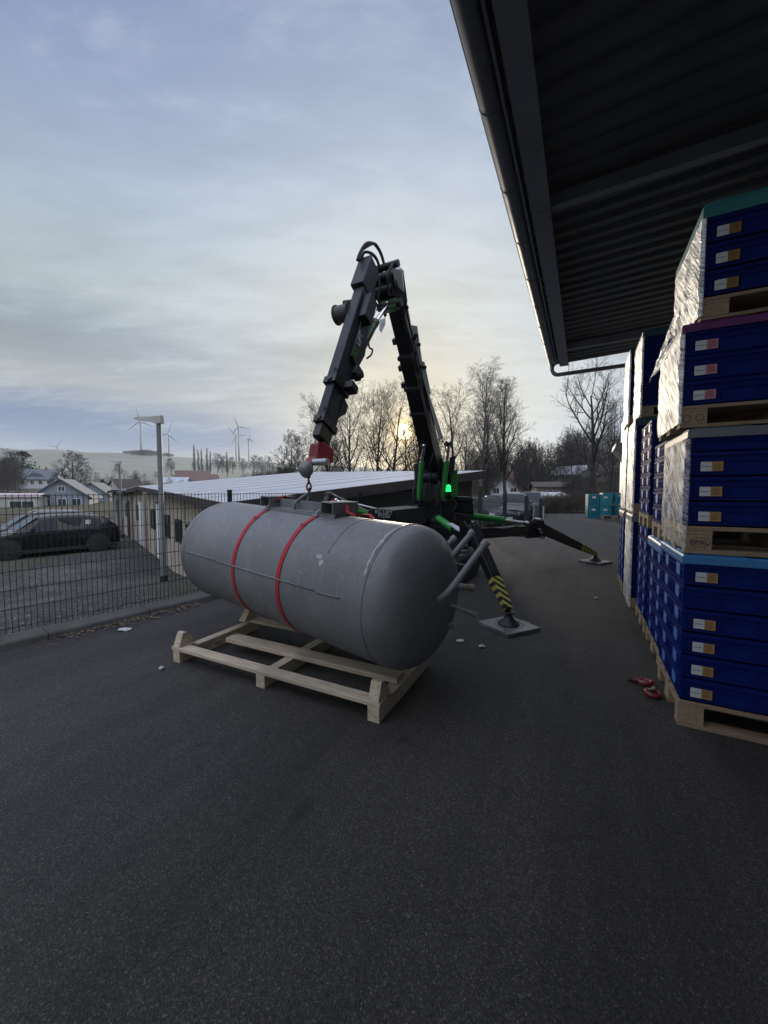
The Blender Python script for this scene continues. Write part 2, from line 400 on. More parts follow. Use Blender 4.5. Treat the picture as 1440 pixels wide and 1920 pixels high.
asphalt = m_asphalt(); gravel = m_gravel(); field = m_ground()
wood_x = m_wood('pale_timber_long', 0); wood_y = m_wood('pale_timber_cross', 1)
pal_x = m_wood('pallet_timber_long', 0, (.27, .20, .13)); pal_y = m_wood('pallet_timber_cross', 1, (.27, .20, .13))
pal_blk = M('chipboard_block', (.28, .205, .13), .85, var=.3, vs=25, bump=.3)
tankm = m_tank(); film = m_film(); clearfilm = m_film('clear_stretch_film', .42)
brush = M('weld_primer_touchup', (.3, .31, .33), .6, var=.3, vs=20)
concrete = M('concrete', (.058, .056, .05), .9, var=.35, vs=3, bump=.5, bs=45)
blackp = M('black_paint', (.007, .007, .008), .4, var=.3, vs=5, spec=.35)
blackm = M('black_matt', (.013, .013, .014), .6, var=.3, vs=9)
rubber = M('rubber', (.014, .014, .014), .8, var=.3, vs=12, bump=.2)
slate = M('slate_grey_paint', (.015, .019, .026), .5, var=.2, vs=4, spec=.25)
dgreen = M('dark_green_paint', (.012, .06, .018), .4)
greenp = M('green_paint', (.018, .20, .03), .35, var=.15, vs=6)
chrome = M('chrome', (.6, .62, .64), .14, 1.0, var=.05)
steel = M('galvanised_steel', (.36, .38, .4), .45, .8, var=.15, vs=12)
greyp = M('light_grey_paint', (.42, .44, .46), .4, var=.08, vs=5)
whitep = M('white_guide_plate', (.75, .76, .78), .35, var=.05)
redp = M('red_paint', (.17, .013, .016), .38, var=.2, vs=8, stain=(.1, .02, .02))
ballm = M('worn_grey_iron', (.17, .178, .185), .5, .3, var=.35, vs=14, stain=(.08, .07, .06))
strapm = M('red_webbing', (.34, .016, .028), .8, var=.2, vs=20, bump=.3, bs=200)
beacon_m = m_emit('green_beacon', (.01, 1.0, .12), 3.2)
stripes = m_stripes()
crate_b = M('blue_plastic', (.0055, .0155, .115), .5, var=.18, vs=5, spec=.04)
pocket_m = M('pale_blue_pocket', (.05, .15, .45), .42, var=.1, vs=5)
teal_c = M('teal_plastic', (.012, .17, .22), .4, var=.15, vs=3)
teal_l = M('teal_lid', (.03, .16, .17), .4, var=.12, vs=4)
purple_l = M('purple_lid', (.10, .015, .10), .4, var=.12, vs=4)
grey_l = M('grey_lid', (.12, .135, .15), .4, var=.12, vs=4)
blue_l = M('mid_blue_lid', (.03, .16, .36), .4, var=.12, vs=4)
dteal_l = M('dark_teal_lid', (.015, .06, .08), .4, var=.12, vs=4)
paper = M('white_paper', (.52, .53, .55), .6, var=.04)
orange = M('orange_paper', (.33, .19, .07), .6, var=.06)
pink = M('pink_paper', (.42, .17, .24), .6, var=.06)
dimor = M('brown_paper', (.22, .13, .03), .6, var=.06)
ink = M('dark_ink', (.02, .03, .06), .6, var=0)
oink = M('brown_ink', (.14, .07, .02), .6, var=0)
roofdark = M('dark_roof_sheet', (.062, .063, .066), .55, .0, var=.2, vs=1.5)
beamm = M('dark_steel_beam', (.15, .155, .18), .5, var=.15, vs=2)
gutterm = M('zinc_gutter', (.13, .135, .155), .5, .2, var=.15, vs=3)
cladding = M('white_cladding', (.5, .52, .55), .5, var=.06, vs=1)
snow = M('frost', (.31, .325, .345), .85, var=.1, vs=1.2, bump=.3, bs=8)
render_y = M('old_cream_boards', (.34, .30, .25), .85, var=.18, vs=2.5, stain=(.2, .17, .14))
white_bd = M('white_boards', (.58, .6, .64), .7, var=.08, vs=3)
darkwood = M('tarred_boards', (.035, .03, .027), .85, var=.3, vs=4)
fencem = M('dark_green_wire', (.012, .022, .02), .45, var=.1)
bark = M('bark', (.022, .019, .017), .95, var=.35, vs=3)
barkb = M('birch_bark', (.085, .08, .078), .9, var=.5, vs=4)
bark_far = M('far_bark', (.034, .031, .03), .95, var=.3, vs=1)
needles = M('dark_needles', (.02, .033, .022), .9, var=.45, vs=2)
scrub = M('bare_scrub', (.034, .03, .027), .95, var=.4, vs=.6)
glassm = M('car_glass', (.012, .016, .018), .06, var=0, spec=.16)
win_m = M('window_glass', (.03, .035, .04), .1, var=0, spec=.6)
lampgrey = M('lamp_post_grey', (.12, .13, .137), .5, .2, var=.12, vs=5)
leafm = M('dry_leaves', (.12, .085, .055), .9, var=.5, vs=30)
litter = M('white_litter', (.36, .36, .35), .8, var=.2, vs=20)

# ------------------------------------------------------------------ terrain
def sm(a, b, x):
    t = max(0, min(1, (x - a) / (b - a))); return t * t * (3 - 2 * t)
K0, K1 = gr(0, 1222), gr(410, 1122)
kd = (K1 - K0).normalized()
YARD = [K0 - kd * 14, K0, K1 + kd * .25, Vector((2.75, 10.15, 0)), Vector((3.6, 14.6, 0)), Vector((7.3, 17.4, 0)), Vector((10.4, 27.2, 0)), Vector((26, 27.2, 0)), Vector((26, -16, 0))]
def yard_dist(x, y):
    ins = False; best = 1e9; n = len(YARD)
    for i in range(n):
        a, b = YARD[i], YARD[(i + 1) % n]
        if (a.y > y) != (b.y > y) and x < (b.x - a.x) * (y - a.y) / (b.y - a.y) + a.x: ins = not ins
        ex, ey = b.x - a.x, b.y - a.y
        t = max(0, min(1, ((x - a.x) * ex + (y - a.y) * ey) / (ex * ex + ey * ey)))
        best = min(best, math.hypot(x - a.x - ex * t, y - a.y - ey * t))
    return -best if ins else best
def ridge(px):
    pts = [(-600, 88), (0, 82), (200, 74), (420, 59), (520, 54), (700, 44), (1000, 34), (1600, 30)]
    if px <= pts[0][0]: return pts[0][1]
    for (a, va), (b, vb) in zip(pts, pts[1:]):
        if px <= b: return va + (vb - va) * (px - a) / (b - a)
    return pts[-1][1]
def H(x, y):
    d = yard_dist(x, y)
    if d <= 0: return 0.0
    az = x / y if y > 1 else 9
    right = sm(.41, .50, az) if y > 20 else 0.0
    z = .07 - .82 * sm(0.25, 6.5, d)
    z = z * (1 - right) + right * (.06 + 3.2 * sm(2, 22, d))
    if y > 55:
        top = ridge(720 + F * max(-1.3, min(1.3, az))) * 800 / F
        t = (y - 55) / 745
        if t < 1: z += (top + 1) * t ** 1.6
        else: z += (top + 1) * (1 - .12 * sm(1, 3.5, t))
        z += 1.2 * sm(80, 250, y) * noise.noise((x * .01, y * .01, 0)) * (1 + sm(200, 700, y))
    return z
mb = MB(); radii = [.0, 1.2, 2.4]
r_ = 3.2
while r_ < 1330: radii.append(r_); r_ *= 1.085
NA = 240; vs = []
for i, r in enumerate(radii):
    for k in range(NA):
        a = 2 * math.pi * k / NA; x, y = r * math.sin(a), r * math.cos(a)
        d = yard_dist(x, y)
        vs.append((x, y, (H(x, y) - (.12 if r < 40 else .0)) if d > .5 else -.12))
mb.add(vs, [(i * NA + k, i * NA + (k + 1) % NA, (i + 1) * NA + (k + 1) % NA, (i + 1) * NA + k) for i in range(len(radii) - 1) for k in range(NA)])
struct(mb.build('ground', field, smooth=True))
# asphalt yard: one sheet
mb = MB(); mb.prism([(p.x, p.y, -.03) for p in YARD], (0, 0, .03)); struct(mb.build('asphalt_yard', asphalt))
# gravel parking lot beyond the fence: a sheet laid along the yard edge
kn = Vector((-kd.y, kd.x, 0)); fd = (YARD[3] - YARD[2]).normalized(); fn = Vector((-fd.y, fd.x, 0))
rows = []
LA = (YARD[2] - YARD[0]).length; LB = (YARD[3] - YARD[2]).length
uu = [LA * i / 44 for i in range(45)]
for u in uu: rows.append((YARD[0] + kd * u, kn if u < LA - .01 else (kn + fn).normalized()))
for i in range(1, 14): rows.append((YARD[2] + fd * (LB * i / 13), fn))
offs = [.30, .5, .75, 1.05, 1.4, 1.8, 2.3, 2.9, 3.6, 4.4, 5.3, 6.4, 7.6, 9, 11, 13.5, 16.5, 20, 24, 29, 35]
mb = MB(); vs = []
for q, nn in rows:
    for o_ in offs: p_ = q + nn * o_; vs.append((p_.x, p_.y, H(p_.x, p_.y)))
no = len(offs)
mb.add(vs, [(i * no + k, i * no + k + 1, (i + 1) * no + k + 1, (i + 1) * no + k) for i in range(len(rows) - 1) for k in range(no - 1)])
struct(mb.build('gravel_lot', gravel, smooth=True))
# kerb along the fence
mb = MB()
seg = 1.0; p = K0 - kd * 13
def kerb_run(a, d, nrm, n, seg):
    for i in range(n):
        q = a + d * (i * seg); dz = random.uniform(-.004, .004); L_ = seg - .005
        prof = [(0, -.02), (.012, .060), (.03, .075), (.30, .085), (.30, -.02)]
        r0 = [q + nrm * u + UZ * (w + (dz if w > 0 else 0)) for u, w in prof]
        mb.prism(r0, d * L_)
random.seed(5)
kerb_run(p, kd, kn, 15, 1.03); kerb_run(YARD[2] + fd * .05, fd, fn, 6, 1.0)
struct(mb.build('kerb', concrete, bevel=.008))

# ------------------------------------------------------------------ warehouse with canopy
ZR = 5.0; LG = -.80; TE = 11.25; LW = 1.96
wh = thing('warehouse', 'long white clad warehouse with dark corrugated canopy roof over the pallet stacks', 'warehouse', B(0, LW), 0)
mb = MB()
prof = []; per = .25; t0 = -7.0; nper = int((TE - t0) / per)
for i in range(nper):
    t = t0 + i * per
    prof += [(t, .0), (t + .09, .0), (t + .125, .045), (t + .215, .045)]
prof.append((t0 + nper * per, 0))
top = [(t, z + .006) for t, z in prof]
a0 = [B(t, LG + .12, ZR + z) for t, z in prof]; a1 = [B(t, LW + .3, ZR + .12 + z) for t, z in prof]
n = len(prof); mb.add(a0 + a1, [(i, i + 1, n + i + 1, n + i) for i in range(n - 1)])
b0 = [B(t0, LG + .1, ZR + .2), B(TE, LG + .1, ZR + .2), B(TE, LW + .3, ZR + .32), B(t0, LW + .3, ZR + .32)]
mb.quad(*b0)
mb.build('canopy_roof', roofdark, wh)
mb = MB()
mb.beam(B(t0, -.5, ZR - .11), B(TE - .35, -.5, ZR - .11), .13, .2)
mb.beam(B(t0, -.5, ZR - .217), B(TE - .35, -.5, ZR - .217), .2, .016)
mb.build('eaves_beam', beamm, wh)
for tt in (4.95, 9.9, -1.2):
    mb = MB(); mb.beam(B(tt, -.43, ZR - .09), B(tt, LW, ZR - .05), .10, .14); mb.beam(B(tt, -.55, ZR - .2), B(tt, -.42, ZR - .2), .22, .06)
    mb.build('rafter', beamm, wh)
mb = MB()
mb.box2((0, 0, 0), (0, 0, 0)) if False else None
mb.prism([B(TE, LG + .06, ZR - .05), B(TE, LW + .3, ZR + .07), B(TE, LW + .3, ZR + .36), B(TE, LG + .06, ZR + .24)], DV * .03)
mb.prism([B(t0, LG + .10, ZR - .06), B(t0, LG + .10, ZR + .24), B(t0, LG + .125, ZR + .24), B(t0, LG + .125, ZR - .06)], DV * (TE - t0))
mb.build('fascia', beamm, wh)
# half-round gutter with joints and brackets
gut = MB(); gc = (LG, ZR + .02); gr_ = .095
arc = [R(a) for a in range(180, 361, 15)]
def gring(t, r): return [B(t, gc[0] + r * math.cos(a), gc[1] + r * math.sin(a)) for a in arc] + [B(t, gc[0] + (r - .006) * math.cos(a), gc[1] + (r - .006) * math.sin(a)) for a in reversed(arc)]
gut.loft([gring(t0, gr_), gring(TE + .12, gr_)])
gut.tube([B(t0, LG - gr_, gc[1]), B(TE + .12, LG - gr_, gc[1])], .013, 8)
gut.prism([B(TE + .12, gc[0] + gr_ * math.cos(a), gc[1] + gr_ * math.sin(a)) for a in arc], DV * .01)
g_o = gut.build('gutter', gutterm, wh, smooth='auto')
for i in range(18):
    t = -6.4 + i
    mb = MB(); mb.loft([gring(t, gr_ + .006), gring(t + .035, gr_ + .006)])
    mb.tube([B(t + .017, LG - gr_, gc[1]), B(t + .017, LG - gr_ - .0, gc[1] + .02)], .018, 6)
    mb.build('gutter_bracket', gutterm, g_o, smooth='auto')
mb = MB()
e0 = B(TE - .05, LG, ZR - .06)
pts = [e0, e0 - UZ * .12]
for k in range(1, 8):
    a = R(90 * k / 7); pts.append(e0 - UZ * (.12 + .16 * math.sin(a)) + NV * (.16 * (1 - math.cos(a))))
pts.append(B(TE - .05, LW - .05, ZR - .30))
mb.tube(pts, .05, 12); mb.tube([B(TE - .05, LG + .4, ZR + .02), B(TE - .05, LG + .4, ZR - .33)], .008, 6)
mb.build('downpipe', gutterm, wh, smooth=True)
mb = MB(); mb.prism([B(t0, LW, .35), B(27, LW, .35), B(27, LW, 5.6), B(t0, LW, 5.6)], NV * .15)
o = mb.build('wall', cladding, wh)
mb = MB()
for i in range(34): mb.beam(B(t0 + 1 + i, LW - .008, .36), B(t0 + 1 + i, LW - .008, 5.58), .02, .012, up=NV)
mb.build('cladding_joint', cladding, o)
mb = MB(); mb.prism([B(t0, LW + .03, -.02), B(26.95, LW + .03, -.02), B(26.95, LW + .03, .348), B(t0, LW + .03, .348)], NV * .1); mb.build('plinth', concrete, wh)
mb = MB()
mb.prism([B(22.3, LW - .002, 3.0), B(22.3, LW - .002, 4.0), B(22.3, LW - .55, 4.0), B(22.3, LW - .6, 3.75)], DV * 2.4)
mb.build('door_canopy', M('grey_blue_canopy', (.05, .058, .07), .5), wh)

# ------------------------------------------------------------------ pallets, crates, lids, film
def hbox(mb, a, b): mb.box2(a, b)
def make_pallet(label, group):
    t = thing('pallet', label, 'pallet', (0, 0, 0), 0, group)
    mb = MB()
    for y, w in ((.05, .145), (.225, .1), (.4, .145), (.575, .1), (.75, .145)):
        y = {.05: .0725, .75: .7275}.get(y, y); mb.box((.6, y, .133), (1.2, w, .022))
    mb.build('deck_boards', pal_x, t, False, bevel=.002)
    for x in (.0725, .6, 1.1275):
        mb = MB(); mb.box((x, .4, .1105), (.145, .8, .0215)); mb.build('stringer_board', pal_y, t, False, bevel=.002)
        for y, w in ((.05, .1), (.4, .145), (.75, .1)):
            mb = MB(); mb.box((x, y, .061), (.143, w - .002, .0765)); mb.build('block', pal_blk, t, False, bevel=.003)
    for y, w in ((.05, .1), (.4, .145), (.75, .1)):
        mb = MB(); mb.box((.6, y, .011), (1.2, w, .0215)); mb.build('bottom_board', pal_x, t, False, bevel=.002)
    return t
def crate_body(mb, h, lx=.597, ly=.397):
    T_ = .012
    mb.box2((T_, T_, 0), (lx - T_, ly - T_, h * .18))
    mb.box2((T_, T_, .0), (lx - T_, T_ + .006, h)); mb.box2((T_, ly - T_ - .006, 0), (lx - T_, ly - T_, h))
    mb.box2((T_, T_ + .006, 0), (T_ + .006, ly - T_ - .006, h)); mb.box2((lx - T_ - .006, T_ + .006, 0), (lx - T_, ly - T_ - .006, h))
    for z, zz in ((h - .024, h - .002), (h * .62, h * .62 + .008), (.012, .026)):
        o = 0 if z > h * .7 else .004
        mb.box2((o, o, z), (lx - o, T_ + .001, zz)); mb.box2((o, ly - T_ - .001, z), (lx - o, ly - o, zz))
        mb.box2((o, T_ + .001, z), (T_ + .001, ly - T_ - .001, zz)); mb.box2((lx - T_ - .001, T_ + .001, z), (lx - o, ly - T_ - .001, zz))
    for x in (.02, .05, .20, .40, .545, .575):
        for y0, y1 in ((.003, T_ + .001), (ly - T_ - .001, ly - .003)): mb.box2((x - .004, y0, .027), (x + .004, y1, h - .025))
    for y in (.02, .05, .12, .28, .345, .375):
        for x0, x1 in ((.003, T_ + .001), (lx - T_ - .001, lx - .003)): mb.box2((x0, y - .004, .027), (x1, y + .004, h - .025))
PRO = {}
def make_crate(key, h, lab, bodym=crate_b):
    t = thing('crate', 'x', 'crate', (0, 0, 0), 0)
    mb = MB(); crate_body(mb, h); mb.build('body', bodym, t, False)
    mb = MB()
    sh = [(.145, h * .36), (.165, h * .26), (.235, h * .26), (.255, h * .36), (.255, h * .84), (.145, h * .84)]
    mb.prism([(.0035, y, z) for y, z in sh], (.009, 0, 0))
    mb.build('label_pocket', pocket_m, t, False, bevel=.002)
    if lab:
        mb = MB(); mb.box2((.066, .0025, h * .22), (.124, .0055, h * .22 + .062)); a = mb.build('label', paper, t, False)
        mb = MB(); mb.box2((.1245, .0025, h * .22), (.183, .0055, h * .22 + .062)); mb.build('label_panel', {'o': orange, 'p': pink, 'd': dimor}[lab], a, False)
        mb = MB(); zc = h * .22 + .031
        mb.prism([(.070, .0022, zc - .005), (.076, .0022, zc - .004), (.081, .0022, zc + .006), (.077, .0022, zc + .004)], (0, -.0006, 0))
        x = .082
        for k in range(8):
            w = .0035; hh = .004 if k not in (1, 4) else .007
            mb.box2((x, .0016, zc - .003), (x + w, .0022, zc - .003 + hh)); x += w + .0013
        mb.build('label_print', ink, a, False)
        mb = MB()
        random.seed(3)
        for k in range(6):
            z = h * .22 + .048 - k * .0075; mb.box2((.132, .0016, z), (.132 + random.uniform(.03, .046), .0022, z + .003))
        mb.build('label_print', oink, a, False)
    PRO[key] = t; t['unused'] = True
    return t
for key, h, lab in (('o', .150, 'o'), ('n', .150, None), ('oT', .163, 'o'), ('p', .163, 'p'), ('d', .163, 'd'), ('nT', .163, None)): make_crate(key, h, lab)
used = set()
def put(pro, loc, label, group=None, scale=None):
    loc = Vector(loc)
    if pro.name not in used:
        used.add(pro.name); pro.location = loc; pro.rotation_euler = (0, 0, -BA); o = pro
        o['label'] = label
        if group: o['group'] = group
        if scale: o.scale = scale
        return o
    return dup(pro, loc, -BA, label, group, scale)
def make_lid(m, label, loc):
    t = thing('pallet_cover', label, 'pallet cover', loc, -BA)
    mb = MB()
    mb.loft([[(x, y, z) for x, y in ((o, o), (1.2 - o, o), (1.2 - o, .8 - o), (o, .8 - o))] for o, z in ((-.012, 0), (-.012, .07), (-.004, .088), (.0, .092))])
    mb.build('lid_shell', m, t, False, bevel=.004)
    mb = MB()
    for x0, x1 in ((.03, .32), (.45, .75), (.88, 1.17)):
        mb.box2((x0, .01, .0925), (x1, .035, .106)); mb.box2((x0, .765, .0925), (x1, .79, .106))
    for y0, y1 in ((.06, .26), (.33, .47), (.54, .74)):
        mb.box2((.005, y0, .0925), (.03, y1, .106)); mb.box2((1.17, y0, .0925), (1.195, y1, .106))
    mb.build('rim_lug', m, t, False, bevel=.003)
    return t
def make_film(loc, z0, z1, label, seed, wrapfront=.004, tail=False, amp=.008, fm=None):
    fm = fm or film
    t = thing('stretch_film', label, 'stretch film', loc, -BA, 'stretch film wrapped round crate stacks')
    mb = MB(); NU, NZ = 90, 44; path = [(wrapfront, -.009), (.012, -.009), (-.006, -.003), (-.009, .012), (-.009, .79), (0, .809), (.2, .809)]
    ln = [0]
    for a, b in zip(path, path[1:]): ln.append(ln[-1] + math.hypot(b[0] - a[0], b[1] - a[1]))
    vs = []
    for j in range(NZ + 1):
        for i in range(NU + 1):
            s = ln[-1] * i / NU
            k = max(q for q in range(len(ln) - 1) if ln[q] <= s + 1e-9)
            f = (s - ln[k]) / (ln[k + 1] - ln[k]); x = path[k][0] + (path[k + 1][0] - path[k][0]) * f; y = path[k][1] + (path[k + 1][1] - path[k][1]) * f
            z = z0 + (z1 - z0) * j / NZ
            p1, p2 = s * .79 + z * .62, z * .79 - s * .62
            w = noise.noise((p1 * 2.2, p2 * 17, seed)) + .5 * noise.noise((p1 * 5, p2 * 44, seed + 7)) + .5 * noise.noise((p1 * 6, p2 * 6, seed + 3))
            w = amp * w
            ex = (z0 + .12 - z) if z < z0 + .12 else 0
            edge = .012 * noise.noise((s * 14, seed, j)) if j in (0, NZ) else 0
            nx_, ny_ = (-1, 0) if y > -.004 else (0, -1)
            vs.append((x + nx_ * (w + .006 - ex * .02), y + ny_ * (w * .5 + .003), z + edge))
    mb.add(vs, [(j * (NU + 1) + i, j * (NU + 1) + i + 1, (j + 1) * (NU + 1) + i + 1, (j + 1) * (NU + 1) + i) for j in range(NZ) for i in range(NU)])
    mb.build('film_sheet', fm, t, False, smooth=True, fix=False)
    if tail:
        mb = MB(); vs = []
        for j in range(25):
            for i in range(13):
                u, w = i / 12, j / 24
                y = .55 + .36 * u + .05 * w; z = z0 + .30 - .48 * w * (.55 + .45 * u) + .02 * noise.noise((u * 5, w * 5, 1))
                x = -.02 - .10 * w * (.3 + u) + .03 * noise.noise((u * 4, w * 6, 9)) * (w + .2)
                vs.append((x, y, z))
        mb.add(vs, [(j * 13 + i, j * 13 + i + 1, (j + 1) * 13 + i + 1, (j + 1) * 13 + i) for j in range(24) for i in range(12)])
        mb.build('loose_tail', film, t, False, smooth=True, fix=False)
    return t
def txt(body, size, m, name, parent, o, xd, yd, ext=.0008, bold=0.0):
    cu = bpy.data.curves.new('t', 'FONT'); cu.body = body; cu.size = size; cu.extrude = ext; cu.offset = bold
    ob = bpy.data.objects.new('t', cu); C.objects.link(ob)
    bpy.context.view_layer.update()
    me = bpy.data.meshes.new_from_object(ob.evaluated_get(bpy.context.evaluated_depsgraph_get())); bpy.data.objects.remove(ob)
    xd, yd = Vector(xd).normalized(), Vector(yd).normalized(); zd = xd.cross(yd)
    Mw = Matrix(((xd.x, yd.x, zd.x, o[0]), (xd.y, yd.y, zd.y, o[1]), (xd.z, yd.z, zd.z, o[2]), (0, 0, 0, 1)))
    me.transform((MAT[parent.name].inverted() @ Mw) if parent is not None else Mw)
    me.materials.clear(); me.materials.append(m)
    r = bpy.data.objects.new(name, me); C.objects.link(r); r.parent = parent
    MAT[r.name] = MAT[parent.name].copy(); return r
pal0 = make_pallet('x', 'wooden pallets under the blue crates')
GP = 'wooden pallets under the blue crates'; GC = 'blue crates stacked on pallets'
palA = []
def stack(tb, lb, tiers, who, right_front=False):
    """tiers: (rows, pro_labelled, pro_blank, set of blank rows, jitter L, lid material, lid words, film, h)"""
    z = 0.0
    for ti, T_ in enumerate(tiers):
        rows, pl, pb, blank, jl, lid, words, flm, h, sz = T_[:10]; psz = T_[10] if len(T_) > 10 else 1.0
        o = B(tb, lb + jl, z)
        pw = ('standing on the asphalt' if ti == 0 else 'carrying the ' + words)
        p = put(pal0, o, f'wooden pallet {pw} of the {who}', GP, (1, 1, psz))
        if who.startswith('nearest'): palA.append(p)
        zc = z + .1445 * psz
        sz0 = sz
        for r in range(rows):
            sz = sz0 * (.58 if words == 'second tier' and r == 3 else 1)
            key = pb if r in blank else pl
            ord_ = ['lowest', 'second', 'third', 'fourth', 'fifth', 'sixth', 'seventh', 'eighth'][r]
            for end, dy in (('front', 0.0), ('rear', .402)):
                k2 = key if end == 'front' and not who.startswith('far') else pb
                put(PRO[k2], B(tb + dy, lb + jl, zc), f'{ord_} row blue crate, {end} half of the {words}, {who}', GC, (1, 1, sz))
            if right_front:
                put(PRO[pb], B(tb, lb + jl + .602, zc), 'blue crate in the right half of the nearest stack at the picture edge', 'blue crates in the right half of the nearest stack', (1, 1, sz))
            zc += h * sz + .002
        if lid:
            make_lid(lid[0], f'{lid[1]} plastic cover capping the {words} of the {who}', B(tb, lb + jl, zc - .005)).scale = (1, 1, lid[2] if len(lid) > 2 else 1); zt = zc - .005 + .107 * (lid[2] if len(lid) > 2 else 1)
        else: zt = zc + .001
        if flm:
            make_film(B(tb, lb + jl, 0), z + (.03 if ti else .02), zc + (-.004 if lid else .01), f'clear wrinkled stretch film around the {words} of the {who}', seed=ti * 3.7 + tb, tail=(flm == 'tail'), fm=clearfilm if flm == 'clear' else film)
        z = zt
    return z
A_T, A_L = 3.24, .625
stack(A_T, A_L, [(6, 'o', 'n', {4}, 0, (blue_l, 'mid blue', .66), 'bottom tier', False, .150, 1.05, 1.28),
                 (4, 'oT', 'nT', {3}, .0, (grey_l, 'grey', .66), 'second tier', 'clear', .163, 1, 1.28),
                 (3, 'p', 'nT', set(), -.055, (purple_l, 'purple', .6), 'third tier', True, .163, .975, 1.0),
                 (3, 'd', 'nT', set(), .03, (teal_l, 'teal', 1.0), 'top tier', 'tail', .163, 1.01, 1.0)], 'nearest stack', True)
stack(4.25, .66, [(6, 'n', 'n', set(), 0, (blue_l, 'pale blue'), 'bottom tier', False, .150, 1.0),
                  (5, 'n', 'n', set(), .02, None, 'upper tier', False, .150, 1.05)], 'second stack from the camera')
stack(5.19, .66, [(7, 'n', 'n', set(), 0, None, 'bottom tier', False, .150, 1.0),
                  (7, 'n', 'n', set(), .0, None, 'upper tier', False, .150, 1.0)], 'third stack from the camera')
stack(6.25, .62, [(7, 'n', 'n', set(), 0, (grey_l, 'grey'), 'bottom tier', True, .150, 1.0),
                  (7, 'n', 'n', set(), .0, (dteal_l, 'dark blue'), 'middle tier', True, .150, 1.0),
                  (6, 'n', 'n', set(), .05, (dteal_l, 'dark blue'), 'top tier', True, .150, 1.0)], 'fourth stack from the camera')
stack(7.25, .60, [(7, 'n', 'n', set(), 0, (grey_l, 'grey'), 'bottom tier', False, .150, 1.0),
                  (7, 'n', 'n', set(), .02, (dteal_l, 'dark blue'), 'middle tier', True, .150, 1.05),
                  (6, 'n', 'n', set(), .02, (dteal_l, 'dark blue'), 'top tier', True, .150, 1.05)], 'farthest stack of the row')
for k in list(PRO.values()) + [pal0]:
    if 'unused' in k: del k['unused']
    if k.name not in used:
        for c in list(k.children_recursive): bpy.data.objects.remove(c)
        bpy.data.objects.remove(k)
# the oval stamp and letters on the second tier's corner block
blk = [c for c in palA[1].children if c.name.startswith('block')][0]
MAT[blk.name] = MAT[palA[1].name]
bo = MAT[palA[1].name] @ Vector((.0, -.001, .0))
MAT[palA[1].name] = MAT[palA[1].name] @ Matrix.Diagonal((1, 1, 1.28, 1)); MAT[blk.name] = MAT[palA[1].name]
ov = MB(); ring = []
for k in range(32):
    a = 2 * math.pi * k / 32; ring.append((math.cos(a), math.sin(a)))
for k in range(32):
    a, b = ring[k], ring[(k + 1) % 32]
    P = lambda q, s: bo + NV * (.0785 + q[0] * .056 * s) + UZ * (.078 + q[1] * .036 * s)
    ov.quad(P(a, 1), P(b, 1), P(b, .93), P(a, .93))
ov.build('oval_stamp', ink, blk)
txt('EPAL', .045, ink, 'stamp_letters', blk, bo + NV * .029 + UZ * .062, NV, UZ)
blk3 = [c for c in palA[2].children if c.name.startswith('block')][0]; MAT[blk3.name] = MAT[palA[2].name]
mb = MB(); bo = MAT[palA[2].name] @ Vector((0, -.001, 0))
for cxx in (.035, .105):
    mb = MB()
    for k in range(20):
        a, b = 2 * math.pi * k / 20, 2 * math.pi * (k + 1) / 20
        P = lambda q, s: bo + NV * (cxx + math.cos(q) * .024 * s) + UZ * (.061 + math.sin(q) * .026 * s)
        mb.quad(P(a, 1), P(b, 1), P(b, .75), P(a, .75))
    mb.build('burnt_stamp', oink, blk3)

# red lifting hooks beside the nearest stack
def make_hook(label, loc, rz, shank):
    t = thing('lifting_hook', label, 'lifting hook', loc, rz)
    mb = MB(); pts = []; rs = []
    for k in range(23):
        a = R(35 + 318 * k / 22); pts.append((.056 * math.cos(a), .046 * math.sin(a), .024 + .004 * math.sin(a))); rs.append(.0105 + .009 * math.sin(math.pi * k / 22))
    mb.tube(pts, rs, 12); mb.tube([(.05, -.008, .024), (.066, .008, .026), (.078, .014, .027), (.088, .016, .027)], [.013, .017, .019, .012], 12)
    mb.build('hook_body', redp, t, False, smooth=True)
    mb = MB(); mb.beam((.058, .004, .036), (-.012, .040, .036), .016, .008); mb.cyl((.058, .004, .022), (.058, .004, .046), .008, n=10); mb.build('safety_latch', steel, t, False)
    mb = MB(); mb.tube([(.085, .016, .027), (.10, .018, .028)], .016, 10)
    if shank: mb.tube([(.10, .018, .028), (.118, .022, .032), (.135, .022, .034)], [.013, .012, .010], 10)
    mb.build('shank', blackm, t, False, smooth=True)
    return t
make_hook('red steel lifting hook on the asphalt with its black shank, farther from the pallet', gr(1207, 1283), R(165), True)
make_hook('red steel lifting hook on the asphalt lying closest to the nearest pallet', gr(1224, 1304), R(40), False)

# ------------------------------------------------------------------ tank
TR = .55; TC = Vector((-.808, 3.721, .885)); taz, tti, TL, THD = -.664, -.049, 2.516, .292
ta = Vector((math.cos(tti) * math.cos(taz), math.cos(tti) * math.sin(taz), math.sin(tti)))
ts = ta.cross(UZ).normalized(); tu = ts.cross(ta)
def T(x, th, r=TR): return TC + ta * x + (tu * math.cos(th) + ts * math.sin(th)) * r
tank = thing('steel_tank', 'large grey primed steel pressure tank lying on its side in red straps', 'tank', (TC.x, TC.y, 0), taz)
mb = MB(); NT_ = 96; rings = []
def tring(x, r): return [T(x, 2 * math.pi * k / NT_, r) for k in range(NT_)]
for k in range(13, -1, -1):
    a = math.pi / 2 * k / 13; e = 2 / 2.6
    rings.append(tring(-TL / 2 - THD * math.sin(a) ** e, max(.0005, TR * abs(math.cos(a)) ** e)))
for x in [-TL / 2 + TL * i / 12 for i in range(1, 12)]: rings.append(tring(x, TR))
